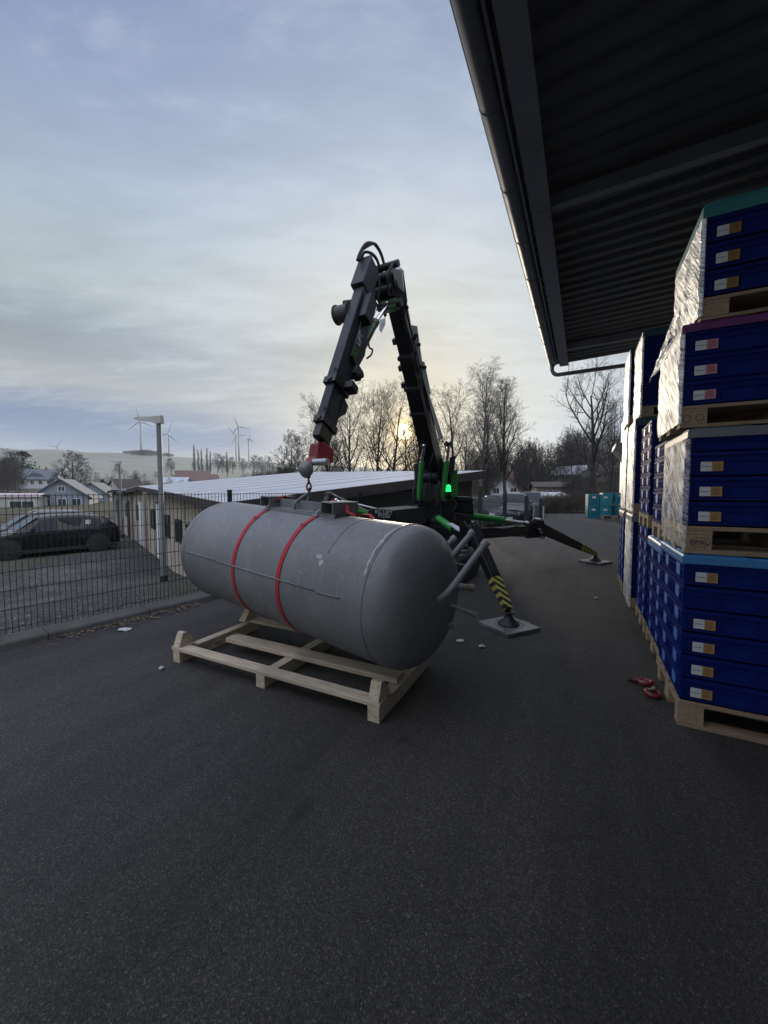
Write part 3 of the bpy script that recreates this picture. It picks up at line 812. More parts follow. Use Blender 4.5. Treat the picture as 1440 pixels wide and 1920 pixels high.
for k in range(14):
    a = math.pi / 2 * k / 13; e = 2 / 2.6
    rings.append(tring(TL / 2 + THD * math.sin(a) ** e, max(.0005, TR * abs(math.cos(a)) ** e)))
mb.loft(rings); mb.build('shell', tankm, tank, smooth=True)
def hoop(x, w, h, th0, th1, n=80, wob=0):
    m = MB(); rr = []
    for k in range(n + 1):
        th = th0 + (th1 - th0) * k / n; j = wob * noise.noise((th * 4, x, 0))
        rr.append([T(x - w / 2 + j, th, TR + .0005), T(x - w / 3 + j, th, TR + h), T(x + w / 3 + j, th, TR + h), T(x + w / 2 + j, th, TR + .0005)])
    m.loft(rr, cap=True, closed=False); return m
hoop(TL / 2, .022, .005, -3.1, 3.1, 120, .006).build('weld_seam', tankm, tank, smooth=True)
hoop(-TL / 2, .022, .005, -3.1, 3.1, 120, .006).build('weld_seam', tankm, tank, smooth=True)
hoop(.83, .012, .0035, -2.0, .95, 60, .004).build('weld_seam', tankm, tank, smooth=True)
mb = MB()
for k in range(24):                                          # brushed touch-up patches on the right seam
    pass
random.seed(12); vs = []
for k in range(34):
    th = .28 + .85 * k / 33; wdt = .018 + .028 * abs(noise.noise((th * 9, 2, 1))) * 2
    x0 = TL / 2 - .018 + .012 * noise.noise((th * 7, 5, 5))
    vs.append([T(x0 - wdt * .6, th, TR + .0016), T(x0 + wdt * .3, th, TR + .0062)])
for a, b in zip(vs, vs[1:]):
    mb.quad(a[0], a[1], b[1], b[0])
mb.build('primer_patch', brush, tank, smooth=True)
mb = MB()
def blot(x, th, w, hgt, seed):
    ring = []
    for k in range(16):
        a = 2 * math.pi * k / 16; r = 1 + .55 * noise.noise((math.cos(a) * 1.6, math.sin(a) * 1.6, seed))
        ring.append(T(x + w * r * math.cos(a), th + hgt * r * math.sin(a), TR + .0012))
    mb.add([T(x, th, TR + .0014)] + ring, [(0, 1 + k, 1 + (k + 1) % 16) for k in range(16)])
blot(.76, 1.02, .035, .03, 1.0); blot(.80, 1.10, .02, .05, 4.0)
mb.build('primer_spot', brush, tank, smooth=True)
for x0, x1 in ((-1.27, -.60), (-.585, .80), (.835, 1.06)):
    mb = MB(); mb.tube([T(x0, 1.485, TR + .006), T(x1, 1.475, TR + .004)], .0065, 8); mb.build('welded_rod', tankm, tank, smooth=True)
# saddle on top: base plate, web, two cross channels
def TP(x, s_, z_): return TC + ta * x + ts * s_ + tu * (TR + z_)
mb = MB(); mb.beam(TP(-.43, .02, .008), TP(.56, .02, .008), .19, .022, tu); mb.beam(TP(-.44, .115, -.008), TP(.57, .115, -.008), .03, .02, tu)
mb.build('saddle_plate', tankm, tank, bevel=.003)
mb = MB(); mb.beam(TP(-.40, .03, .06), TP(.45, .03, .06), .016, .085, tu); mb.build('saddle_web', tankm, tank, bevel=.002)
for x in (-.38, .50):
    mb = MB()
    mb.beam(TP(x, -.16, .118), TP(x, .16, .118), .15, .012, tu); mb.beam(TP(x - .07, -.16, .066), TP(x - .07, .16, .066), .010, .09, tu); mb.beam(TP(x + .07, -.16, .066), TP(x + .07, .16, .066), .010, .09, tu)
    mb.build('cross_channel', tankm, tank, bevel=.002)
# lifting eye: two bent bars
mb = MB(); topz = at(581, 922, 3.80)
for sgn, fx in ((1, (562, 972)), (-1, (600, 953))):
    s_ = .10 * sgn
    foot = TP(-.02 + .02 * sgn, .09 * sgn, .012)
    kn_ = TP(-.02 + .01 * sgn, .085 * sgn, .085)
    mb.tube([foot, kn_ - UZ * .01, kn_ + (topz - kn_) * .12, topz - (topz - kn_) * .08, topz], .0125, 10)
mb.build('lifting_eye', tankm, tank, smooth=True)
# pipe stubs on the right head
def pipe(pts, r, nm='pipe', collar=None, m=tankm):
    mb = MB(); mb.tube(pts, r, 14)
    if collar: mb.tube([pts[-1] - (pts[-1] - pts[-2]).normalized() * .03, pts[-1] + (pts[-1] - pts[-2]).normalized() * .012], r * 1.3, 14)
    return mb.build(nm, m, tank, smooth='auto')
pipe([at(800, 1124, 2.84), at(812, 1125, 2.78), at(826, 1122, 2.73), at(838, 1113, 2.70), at(850, 1099, 2.70), at(911, 1018, 2.74)], .024, collar=True)
pipe([at(820, 1070, 2.98), at(850, 1040, 2.98), at(886, 998, 3.0)], .023, collar=True)
pipe([at(826, 1036, 3.15), at(842, 1019, 3.15), at(853, 1009, 3.15)], .024, collar=True)
pipe([at(828, 1096, 2.93), at(858, 1099, 2.93), at(868, 1100, 2.93)], .026)
pipe([at(862, 1099, 2.93), at(886, 1102, 2.93)], .021, 'valve', True, M('dull_brass', (.22, .17, .12), .5, .5))
pipe([at(830, 1129, 2.93), at(860, 1141, 2.93), at(889, 1152, 2.93)], .016, collar=True)
pipe([at(820, 1163, 2.93), at(848, 1174, 2.93)], .018, collar=True)
pipe([at(835, 1054, 3.05), at(872, 1060, 3.05)], .009)

# red straps
def make_strap(label, x, lean, end):
    t = thing('lifting_strap', label, 'strap', tuple(T(x, 0) - UZ * TR * 2), 0, 'red straps around the grey tank')
    mb = MB(); rr = []
    th0, th1 = .24, 2 * math.pi - .24
    for k in range(97):
        th = th0 + (th1 - th0) * k / 96
        dx = lean * math.exp(-((th - th0) / .8)) + .01 * math.sin(th * 2)
        w = .022
        rr.append([T(x + dx - w, th, TR + .004), T(x + dx - w, th, TR + .0075), T(x + dx + w, th, TR + .0075), T(x + dx + w, th, TR + .004)])
    a_end = T(x + lean, th0, TR + .006)
    mb.loft(rr); o = mb.build('webbing', strapm, t)
    hk = TP(x + lean + .05, .10, .075)
    mb = MB(); mb.tube([hk, hk + ts * .02 - tu * .02, a_end + ts * .0 + tu * .03, a_end], [.008, .010, .010, .008], 8)
    mb.beam(a_end + tu * .006 - ta * .028, a_end + tu * .006 + ta * .028, .05, .012, tu); mb.build('ratchet_hook', steel, t, smooth='auto')
    mb = MB(); P2 = TP(x + lean + .055, -.02, .13)
    mb.beam(hk + UZ * .0 - ta * .0, P2, .05, .006, tu); mb.beam(P2, TP(x + lean + .06, -.17, .05), .05, .005, tu); mb.build('webbing_end', strapm, t)
    mb = MB(); q = T(x + lean * .55, .52, TR + .010); q2 = T(x + lean * .48, .58, TR + .010); mb.beam(q, q2, .056, .004, tu); mb.build('sewn_patch', M('dark_red_stitching', (.25, .012, .02), .8), t)
    if end:
        mb = MB()
        pts = [TP(.57, -.02, .10), TP(.62, .03, .045), TP(.68, .0, .015), TP(.75, -.03, .03), TP(.83, -.02, .035), TP(.90, .02, .014), TP(.93, .06, .01)]
        rr = []
        for p0, p1 in zip(pts, pts[1:] + [pts[-1] + ta * .03]):
            sdx = ts * .024
            rr.append([p0 - sdx, p0 - sdx + tu * .005, p0 + sdx + tu * .005, p0 + sdx])
        mb.loft(rr); mb.build('loose_end', strapm, t)
    return t
make_strap('red webbing strap around the tank nearer its far left end', -.27, -.10, False)
make_strap('red webbing strap around the middle of the tank with a loose tail on top', .37, -.02, True)

# ------------------------------------------------------------------ timber cradle
c0 = gr(711, 1358); c1 = gr(324, 1240)
fx_ = (c1 - c0).normalized(); faz = math.atan2(fx_.y, fx_.x); FL = (c1 - c0).length
cr = thing('timber_cradle', 'rough timber cradle with triangular corner chocks under the grey tank', 'wooden cradle', c0, faz)
# local: x runs to the left end, y runs towards the camera side, so back is -y
W_ = 1.0
def cb(nm, m, a, b, bev=.004):
    mb = MB(); mb.box2(a, b); return mb.build(nm, m, cr, False, bevel=bev)
for x in (0.0, 1.06, FL - .10): cb('cross_beam', wood_y, (x, -W_, 0), (x + .095, .0, .112))
cb('plank', wood_x, (-.005, -.105, .1135), (FL + .01, .003, .145))
cb('plank', wood_x, (.03, -.50, .1135), (FL - .30, -.36, .158))
cb('plank', wood_x, (.01, -W_ - .002, .1135), (FL, -W_ + .105, .145))
for x, y in ((.0, -.1), (FL - .10, -.1), (.0, -W_ + .0), (FL - .10, -W_ + .0)):
    mb = MB(); inv = 1 if y > -.5 else -1
    if y > -.5: poly = [(x + .006, .0, .1465), (x + .006, -.20, .1465), (x + .006, -.085, .275), (x + .006, -.05, .275)]
    else: poly = [(x + .006, -W_, .1465), (x + .006, -W_ + .20, .1465), (x + .006, -W_ + .10, .275), (x + .006, -W_ + .06, .275)]
    mb.prism(poly, (.085, 0, 0)); mb.build('corner_chock', wood_y, cr, False, bevel=.004)
mb = MB()
for x in (.05, 1.10, FL - .05):
    for y in (-.03, -.07): mb.cyl((x, y, .1455), (x, y, .1475), .006, n=8)
mb.build('nail_head', steel, cr, False)

# ------------------------------------------------------------------ crane
crn = thing('spider_crane', 'black and green tracked spider crane with folded boom holding the tank', 'crane', (1.0, 7.0, 0), 0)
def part(mb, nm, m, par=None, **k): return mb.build(nm, m, par or crn, **k)
pv = Vector((-.468, -.884, 0)); pq = Vector((pv.y * -1, pv.x, 0)) * -1       # horizontal boom direction, and its right-hand side
pq = Vector((.884, -.468, 0))
# undercarriage
for off in (-.42, .42):
    mb = MB(); c = Vector((1.05, 7.1, 0)) + pq * off
    prof = [(-.85, .12), (-.75, .02), (.75, .02), (.85, .12), (.85, .34), (.7, .46), (-.7, .46), (-.85, .34)]
    mb.prism([c - pq * .11 + pv * u + UZ * z for u, z in prof], pq * .22); part(mb, 'track', rubber, bevel=.02)
mb = MB(); mb.beam(Vector((1.05, 7.1, .55)) - pv * .8, Vector((1.05, 7.1, .55)) + pv * .8, .62, .35); part(mb, 'chassis', blackp, bevel=.02)
# left engine cover
Y0 = 6.35
mb = MB()
fr = [at(686, 975, Y0), at(690, 957, Y0), at(700, 953, Y0), at(738, 957, Y0), at(742, 975, Y0)]
dv = at(800, 945, 6.95) - at(738, 957, Y0); dv.z = .02
mb.prism(fr, dv); o = part(mb, 'engine_cover', blackp, bevel=.012)
mb = MB(); mb.prism([at(688, 982, Y0), at(687, 977, Y0), at(741, 979, Y0), at(741, 984, Y0)], dv * .96); part(mb, 'green_trim', greenp)
mb = MB(); mb.prism([at(692, 1010, Y0 + .02), at(692, 983, Y0 + .02), at(742, 985, Y0 + .02), at(742, 1012, Y0 + .02)], dv); part(mb, 'body_panel', blackp, bevel=.01)
mb = MB(); mb.prism([at(742, 972, Y0 - .02), at(742, 956, Y0 - .02), at(800, 951, Y0 + .2), at(800, 980, Y0 + .2), at(742, 1000, Y0 - .02)], (0, .8, 0)); part(mb, 'body_panel', blackm, bevel=.01)
fx2 = (at(738, 957, Y0) - at(700, 953, Y0)); fx2.z = 0; fx2.normalize()
txt('BG LIFT', .085, greyp, 'lettering', o, at(703, 962, Y0 - .012), (1, .0, -.09), (0, 0, 1))
txt('M250', .085, greyp, 'lettering', o, at(709, 969.5, Y0 - .012), (1, .0, -.09), (0, 0, 1))
# right power pack
mb = MB(); mb.prism([at(848, 964, 7.1), at(848, 940, 7.1), at(884, 940, 7.1), at(888, 944, 7.1), at(888, 968, 7.1)], (.1, .6, 0)); pp = part(mb, 'power_pack', blackp, bevel=.015)
mb = MB(); mb.prism([at(848, 938.5, 7.08), at(850, 931, 7.08), at(884, 932, 7.08), at(888, 937, 7.08), at(888, 941, 7.08)], (.1, .62, 0)); mb.build('hood', slate, pp, bevel=.01)
for k in range(4):
    mb = MB(); mb.prism([at(868, 946 + k * 4, 7.085), at(884, 946 + k * 4, 7.085), at(884, 948 + k * 4, 7.085), at(868, 948 + k * 4, 7.085)], (0, -.01, 0)); mb.build('vent', blackm, pp)
mb = MB(); mb.prism([at(835, 1010, 6.8), at(835, 960, 6.8), at(885, 966, 7.0), at(882, 1005, 7.0)], (.1, .5, 0)); part(mb, 'body_panel', blackm, bevel=.01)
# slewing column
mb = MB(); cc = at(818, 950, 6.95); cc.z = 0
mb.cyl(cc + UZ * .7, cc + UZ * 1.1, .32, .30, 28); mb.cyl(cc + UZ * 1.1, cc + UZ * 1.22, .36, .34, 28); part(mb, 'slewing_ring', blackp, smooth='auto')
base = at(816, 880, 6.95)
for s_ in (-1, 1):
    mb = MB(); o_ = pq * (.19 * s_)
    pl = [cc + UZ * 1.2 - pv * .28, cc + UZ * 1.2 + pv * .3, cc + UZ * 1.55 + pv * .26, base + pv * .14 + UZ * .12, base - pv * .16 + UZ * .12, cc + UZ * 1.6 - pv * .28]
    mb.prism([p_ + o_ - pq * .014 for p_ in pl], pq * .028); part(mb, 'column_plate', slate if s_ > 0 else blackp, bevel=.006)
mb = MB(); mb.cyl(base - pq * .24, base + pq * .24, .06, n=18); part(mb, 'pivot_pin', steel, smooth='auto')
mb = MB(); mb.beam(cc + UZ * 1.35 + pv * .3, cc + UZ * 1.75 + pv * .27, .3, .05, pv); part(mb, 'front_cover', blackp, bevel=.01)
mb = MB(); mb.cyl(cc + UZ * 1.86 + pv * .27 - pq * .12, cc + UZ * 1.86 + pv * .27 + pq * .12, .09, n=20); part(mb, 'swivel_drum', slate, smooth='auto')
# green side panel and beacon
mb = MB(); mb.prism([at(846, 936, 6.9), at(844, 884, 6.9), at(858, 880, 6.9), at(859, 930, 6.9)], (.02, .25, 0)); part(mb, 'side_panel', M('deep_green_panel', (.01, .15, .02), .4), bevel=.01)
bc = at(841, 916, 6.55); mb = MB(); mb.cyl(bc - UZ * .05, bc + UZ * .03, .042, .036, 16); mb.ball(bc + UZ * .03, .036, 12); bco = part(mb, 'beacon', beacon_m, smooth='auto')
mb = MB(); mb.cyl(bc - UZ * .11, bc - UZ * .052, .048, n=16); mb.beam(bc - UZ * .09, bc - UZ * .09 + Vector((-.05, .3, 0)), .03, .02); mb.build('beacon_base', blackp, bco)
for nm_, pl_, Yb, m_ in (('black_box', [(776, 870), (791, 868), (790, 907), (778, 909)], 6.75, blackm), ('side_plate', [(843, 858), (854, 853), (852, 886), (841, 890)], 6.75, slate), ('front_skirt', [(783, 938), (850, 936), (852, 975), (784, 975)], 6.62, blackp),
                       ('front_skirt', [(797, 902), (834, 902), (838, 940), (792, 940)], 6.70, blackm), ('upright', [(797, 852), (803, 850), (806, 905), (794, 905)], 6.72, slate)):
    mb = MB(); mb.prism([at(x, y, Yb) for x, y in pl_], (.02, .3, 0)); part(mb, nm_, m_, bevel=.008)
# lift cylinders
def cylinder(a, b, c, r1, r2, nm='lift_cylinder', par=None, m=greenp):
    mb = MB(); mb.cyl(a, b, r1, n=16); d_ = (b - a).normalized(); mb.cyl(b - d_ * .05, b + d_ * .012, r1 * 1.12, n=16); o = mb.build(nm, m, par or crn, smooth='auto')
    mb = MB(); mb.cyl(b, c, r2, n=14); mb.ball(c, r2 * 1.5, 10); (mb.build('piston_rod', chrome, o, smooth='auto') if par is None else mb.build('piston_rod', chrome, par, smooth='auto'))
    return o
cylinder(at(785, 938, 6.55), at(791, 868, 6.45), at(795, 836, 6.35), .042, .023)
cylinder(at(830, 938, 6.6), at(838, 866, 6.5), at(842, 832, 6.4), .042, .023)
hs2 = MB()
def hose(pts, r=.013): hs2.tube([at(*p_) for p_ in pts], r, 8)
hose([(800, 905, 6.6), (796, 920, 6.5), (799, 938, 6.5), (808, 948, 6.5)]); hose([(822, 900, 6.6), (826, 920, 6.5), (822, 940, 6.5), (830, 955, 6.5)]); hose([(806, 900, 6.6), (804, 922, 6.52), (812, 940, 6.5)], .011)
hose([(848, 935, 6.7), (856, 944, 6.65), (852, 956, 6.6), (842, 962, 6.6)]); hose([(812, 850, 6.3), (806, 872, 6.4), (809, 892, 6.5), (804, 906, 6.6)], .011); hose([(776, 912, 6.6), (774, 928, 6.5), (780, 946, 6.5)], .012)
part(hs2, 'turret_hose', rubber, smooth=True)
for (x, y) in ((785, 938), (830, 938), (795, 836), (842, 832)):
    q = at(x, y, 6.52 if y > 900 else 6.37); mb = MB(); mb.cyl(q - pq * .06, q + pq * .06, .03, n=14); mb.beam(q - pq * .05, q - pq * .03, .07, .09); mb.beam(q + pq * .03, q + pq * .05, .07, .09); part(mb, 'cylinder_pin', slate, smooth='auto')
# main boom in three sections
bt = at(735, 540, 5.15); bb = at(818, 895, 6.95); bd = (bb - bt).normalized()
def bp(f): return bt + (bb - bt) * f
bup = pv
mb = MB(); mb.beam(bp(.42), bp(1.04), .235, .25, bup, .28, .30); boom = part(mb, 'main_boom', blackp, bevel=.015)
mb = MB(); mb.beam(bp(.27), bp(.44), .205, .22, bup); mb.build('boom_section', blackp, boom, bevel=.012)
mb = MB(); mb.beam(bp(.0), bp(.29), .18, .195, bup); mb.build('boom_section', blackp, boom, bevel=.012)
for f, w, h in ((.275, .235, .25), (.425, .265, .28), (.56, .275, .29)):
    mb = MB(); mb.beam(bp(f), bp(f + .018), w, h, bup); mb.build('boom_collar', blackm, boom, bevel=.008)
# hose guide brackets along the right side
for (x0, y0, x1, y1, w0, w1) in ((745, 508, 757, 580, 18, 10), (757, 556, 772, 640, 9, 10), (776, 612, 790, 700, 13, 10), (791, 678, 804, 738, 10, 9), (797, 722, 828, 822, 5, 8)):
    d0 = 5.0 + (y0 - 520) / 360 * 1.75; d1 = 5.0 + (y1 - 520) / 360 * 1.75
    mb = MB(); mb.prism([at(x0 - w0 * .45, y0, d0), at(x0 + w0 * .55, y0 + 2, d0), at(x1 + w1 * .5, y1, d1), at(x1 - w1 * .5, y1 + 3, d1)], pq * .012 + pv * .05)
    mb.build('hose_guide', whitep, boom, bevel=.003)
for (x, y) in ((761, 579), (779, 631), (775, 637), (788, 689), (795, 690), (784, 648)):
    d0 = 4.97 + (y - 520) / 360 * 1.75; q = at(x, y, d0); mb = MB(); mb.cyl(q - pq * .02 - Vector((0, .03, 0)), q + pq * .03 - Vector((0, .03, 0)), .022, n=12); mb.build('guide_roller', rubber, boom, smooth='auto')
mb = MB(); mb.tube([at(744, 512, 4.95), at(751, 509, 4.95), at(757, 508, 4.95)], .012, 8); mb.beam(at(742, 509, 4.97), at(751, 505, 4.97), .05, .05); mb.build('bracket_pin', steel, boom)
mb = MB(); mb.tube([at(740, 520, 4.98), at(752, 560, 5.1), at(758, 592, 5.2)], .012, 8); mb.tube([at(747, 520, 5.0), at(766, 600, 5.3), at(790, 700, 5.8), at(815, 800, 6.3)], .010, 8); mb.build('boom_hose', rubber, boom, smooth=True)
for (x, y) in ((741, 640), (752, 690), (757, 722)):
    d0 = 4.97 + (y - 520) / 360 * 1.75; mb = MB(); q = at(x, y, d0); mb.beam(q - bd * .04, q + bd * .04, .06, .08, pv); mb.build('side_lug', blackm, boom, bevel=.006)
# knuckle at the top
kn0 = at(712, 528, 5.05)
for s_ in (-1, 1):
    mb = MB(); o_ = pq * (.12 * s_)
    pl = [at(706, 520, 5.02), at(720, 496, 5.06), at(738, 512, 5.1), at(746, 570, 5.2), at(736, 592, 5.2), at(722, 560, 5.1), at(712, 560, 5.05)]
    mb.prism([p_ + o_ for p_ in pl], pq * .022); part(mb, 'knuckle_plate', blackp, bevel=.005)
for (x, y, r_) in ((718, 520, .055), (714, 546, .05), (731, 572, .05), (725, 500, .045)):
    q = at(x, y, 5.08); mb = MB(); mb.cyl(q - pq * .17, q + pq * .17, r_, n=16); part(mb, 'knuckle_pin', blackm, smooth='auto')
mb = MB(); q = at(730, 574, 5.1); mb.beam(q - pq * .1, q + pq * .12, .12, .12); part(mb, 'green_knuckle_block', M('dark_green_block', (.01, .07, .015), .4), bevel=.01)
# jib: upper thick section, inner section
jt = at(687, 540, 4.78); jb = at(600, 832, 3.86); jd = (jb - jt).normalized()
jn = jd.cross(pq).normalized()
if jn.z < 0: jn = -jn
def jp(f): return jt + (jb - jt) * f
mb = MB(); mb.beam(jp(-.02), jp(.69), .125, .26, jn); jib = part(mb, 'jib', slate, bevel=.012)
mb = MB(); mb.beam(jp(.68), jp(.90), .105, .225, jn); mb.build('jib_section', slate, jib, bevel=.01)
mb = MB(); mb.beam(jp(.89), jp(.985), .09, .195, jn); mb.build('jib_section', blackp, jib, bevel=.01)
for f, w, hh_ in ((.665, .15, .29), (.88, .13, .255)):
    mb = MB(); mb.beam(jp(f), jp(f + .035), w, hh_, jn); mb.cyl(jp(f + .017) + jn * (hh_ / 2 - .005), jp(f + .017) + jn * (hh_ / 2 + .014), .03, n=12); mb.tube([jp(f - .01) + jn * (hh_ / 2 + .01) + pq * .05, jp(f - .02) + jn * (hh_ / 2 + .05) + pq * .08, jp(f + .03) + jn * .05 + pq * .13, jp(f + .06) + pq * .08], .006, 6); mb.build('jib_collar', blackp, jib, bevel=.008)
mb = MB(); q = jp(.675) + pq * .15 - jn * .05; mb.beam(q - jd * .045, q + jd * .045, .10, .13, jn); mb.beam(jp(.675) + pq * .06 - jn * .05, q, .03, .06, jn); mb.build('limit_box', blackm, jib, bevel=.01)
mb = MB(); mb.prism([jp(.715) + pq * .065 - jn * .09, jp(.73) + pq * .065 - jn * .19, jp(.78) + pq * .065 - jn * .18, jp(.83) + pq * .065 - jn * .09], -pq * .03); mb.build('latch_plate', blackm, jib)
# side cover along the jib, dark, with lettering
mb = MB(); mb.prism([jp(.12) + pq * .064 + jn * .02, jp(.50) + pq * .064 + jn * .02, jp(.52) + pq * .064 - jn * .14, jp(.40) + pq * .064 - jn * .20, jp(.20) + pq * .064 - jn * .12], pq * .03); cov = mb.build('side_cover', blackp, jib, bevel=.006)
txt('BG', .10, greenp, 'lettering', cov, jp(.485) + pq * .0965 - jn * .06, -jd, jn, bold=.002)
txt('LIFT', .10, greyp, 'lettering', cov, jp(.485) + pq * .0965 - jn * .06 - jd * .17, -jd, jn, bold=.002)
# perforated head box of the jib
hb = MB(); h0, h1 = jp(-.15) + jn * .05 - pq * .01, jp(.065) + jn * .06 - pq * .01
hb.beam(h0, h1, .17, .24, jn); hbo = part(hb, 'head_box', M('head_box_grey', (.03, .034, .04), .5, spec=.3), bevel=.012)
pf = MB(); ex = pq
for i in range(6):
    for j in range(13):
        c = h0 + (h1 - h0) * ((j + .7) / 14) + ex * ((i - 2.5) * .025) + jn * .1205
        pf.beam(c - ex * .008, c + ex * .008, .016, .0022, jn)
pf.build('perforation', blackm, hbo)
for i in range(5):
    pass
pf = MB()
for i in range(8):
    for j in range(13):
        c = h0 + (h1 - h0) * ((j + .7) / 14) + jn * ((i - 3.5) * .025) + ex * .0855
        pf.beam(c - jn * .008, c + jn * .008, .016, .0022, ex)
pf.build('perforation', blackm, hbo)
# hose loops over the knuckle
hs = MB()
def loop(pts, r=.017):
    P_ = [at(*p_) for p_ in pts]; out = []
    for i in range(len(P_) - 1):                               # Catmull-Rom
        a, b, c, d = P_[max(i - 1, 0)], P_[i], P_[i + 1], P_[min(i + 2, len(P_) - 1)]
        for k in range(6):
            t = k / 6; out.append(.5 * ((2 * b) + (c - a) * t + (2 * a - 5 * b + 4 * c - d) * t * t + (3 * b - a - 3 * c + d) * t ** 3))
    out.append(P_[-1]); hs.tube(out, r, 8)
loop([(672, 490, 4.7), (674, 476, 4.7), (684, 459, 4.75), (694, 455, 4.85), (704, 460, 4.95), (713, 474, 5.05), (720, 495, 5.08), (726, 515, 5.1)])
loop([(670, 488, 4.65), (676, 472, 4.7), (688, 462, 4.8), (702, 457, 4.9), (712, 470, 5.0), (718, 486, 5.05), (722, 505, 5.08)])
loop([(675, 488, 4.75), (681, 475, 4.8), (690, 473, 4.85), (701, 480, 4.95), (708, 490, 5.0), (712, 505, 5.05)])
loop([(679, 484, 4.8), (684, 473, 4.85), (696, 474, 4.9), (706, 484, 5.0), (711, 498, 5.05)], .013)
loop([(702, 505, 4.95), (704, 525, 4.95), (700, 550, 4.95), (706, 570, 5.0), (716, 580, 5.05), (728, 576, 5.1)], .014)
loop([(699, 520, 4.9), (696, 545, 4.9), (698, 580, 4.85), (690, 620, 4.75), (692, 650, 4.7), (698, 655, 4.7), (696, 665, 4.65), (688, 672, 4.6)], .011)
loop([(708, 515, 5.0), (712, 540, 5.0), (709, 560, 5.0), (715, 575, 5.05)], .016)
loop([(688, 560, 4.9), (694, 575, 4.88), (690, 600, 4.8), (680, 630, 4.7), (672, 660, 4.6)], .012)
loop([(700, 555, 4.95), (698, 590, 4.85), (690, 625, 4.75), (680, 645, 4.7)], .012)
part(hs, 'hose_bundle', rubber, smooth=True)
# jib cylinder and side box between the arms
cylinder(at(664, 682, 4.52), at(704, 604, 4.85), at(727, 570, 5.08), .045, .026, 'jib_cylinder', None, dgreen)
cylinder(at(674, 655, 4.55), at(692, 610, 4.75), at(704, 580, 4.9), .03, .018, 'jib_cylinder')
mb = MB(); mb.beam(jp(.10) + pq * .12, jp(.26) + pq * .12, .09, .16, jn); part(mb, 'valve_box', slate, bevel=.01)
mb = MB(); mb.prism([at(712, 602, 4.95), at(722, 598, 4.95), at(722, 610, 4.95), at(715, 624, 4.92), at(711, 618, 4.92)], pq * .02 + pv * .03); part(mb, 'guard_plate', greyp)
mb = MB(); mb.beam(jp(.50) + pq * .07 - jn * .16, jp(.56) + pq * .07 - jn * .16, .08, .14, jn); mb.cyl(jp(.55) - jn * .16 - pq * .1, jp(.55) - jn * .16 + pq * .16, .04, n=14); part(mb, 'cylinder_lug', blackm, bevel=.006)
# winch drum on the left of the jib
wc = at(641, 589, 4.62); mb = MB(); mb.cyl(wc - pq * .06, wc + pq * .10, .098, n=28); mb.cyl(wc - pq * .075, wc - pq * .06, .112, n=28); mb.cyl(wc + pq * .10, wc + pq * .115, .112, n=28); wd = part(mb, 'winch_drum', M('worn_dark_drum', (.05, .047, .043), .6, var=.4, vs=15), smooth='auto')
mb = MB(); mb.beam(at(643, 568, 4.62), at(662, 566, 4.65), .06, .03); mb.tube([at(629, 590, 4.6), at(627, 594, 4.6), at(628, 599, 4.6)], .007, 8); mb.beam(wc, jp(.2), .06, .08); mb.build('winch_bracket', blackm, wd)
# red head, ball weight and hook chain
mb = MB(); rh = at(604, 852, 3.86)
prof = [at(590, 832, 3.84), at(601, 828, 3.88), at(613, 838, 3.9), at(619, 846, 3.9), at(618, 868, 3.9), at(604, 873, 3.88), at(592, 872, 3.86), at(580, 874, 3.84), at(576, 866, 3.84), at(586, 856, 3.84)]
mb.prism([p_ - pq * .06 for p_ in prof], pq * .11); red = part(mb, 'jib_head', redp, bevel=.01)
mb = MB(); q = at(601, 866, 3.80); mb.cyl(q - pq * .08, q + pq * .083, .035, n=16); mb.cyl(q - pq * .085, q + pq * .09, .018, n=12); mb.build('head_pin', steel, red, smooth='auto')
mb = MB(); bc = at(574, 880, 3.80); mb.loft([[bc + Vector((math.cos(2 * math.pi * k / 18) * r_, math.sin(2 * math.pi * k / 18) * r_, z_)) for k in range(18)] for r_, z_ in ((.012, .085), (.045, .07), (.068, .035), (.075, .0), (.066, -.035), (.04, -.07), (.014, -.085))]); mb.build('ball_weight', ballm, red, smooth=True)
mb = MB(); a_ = at(579, 893, 3.80); b_ = at(580, 922, 3.80)
mb.tube([a_ + UZ * .03, a_ - UZ * .02], .016, 10); mb.beam(a_ - UZ * .02, a_ - UZ * .07, .018, .035)
for k in range(12):
    an = 2 * math.pi * k / 12; an2 = 2 * math.pi * (k + 1) / 12
    cc_ = a_ - UZ * .105; mb.tube([cc_ + Vector((math.cos(an) * .022, 0, math.sin(an) * .038)), cc_ + Vector((math.cos(an2) * .022, 0, math.sin(an2) * .038))], .009, 8)
    cc_ = b_ + UZ * .008; mb.tube([cc_ + Vector((0, math.cos(an) * .022, math.sin(an) * .03)), cc_ + Vector((0, math.cos(an2) * .022, math.sin(an2) * .03))], .008, 8)
mb.build('hook_chain', M('dark_red_iron', (.09, .03, .025), .5, .4), red, smooth=True)

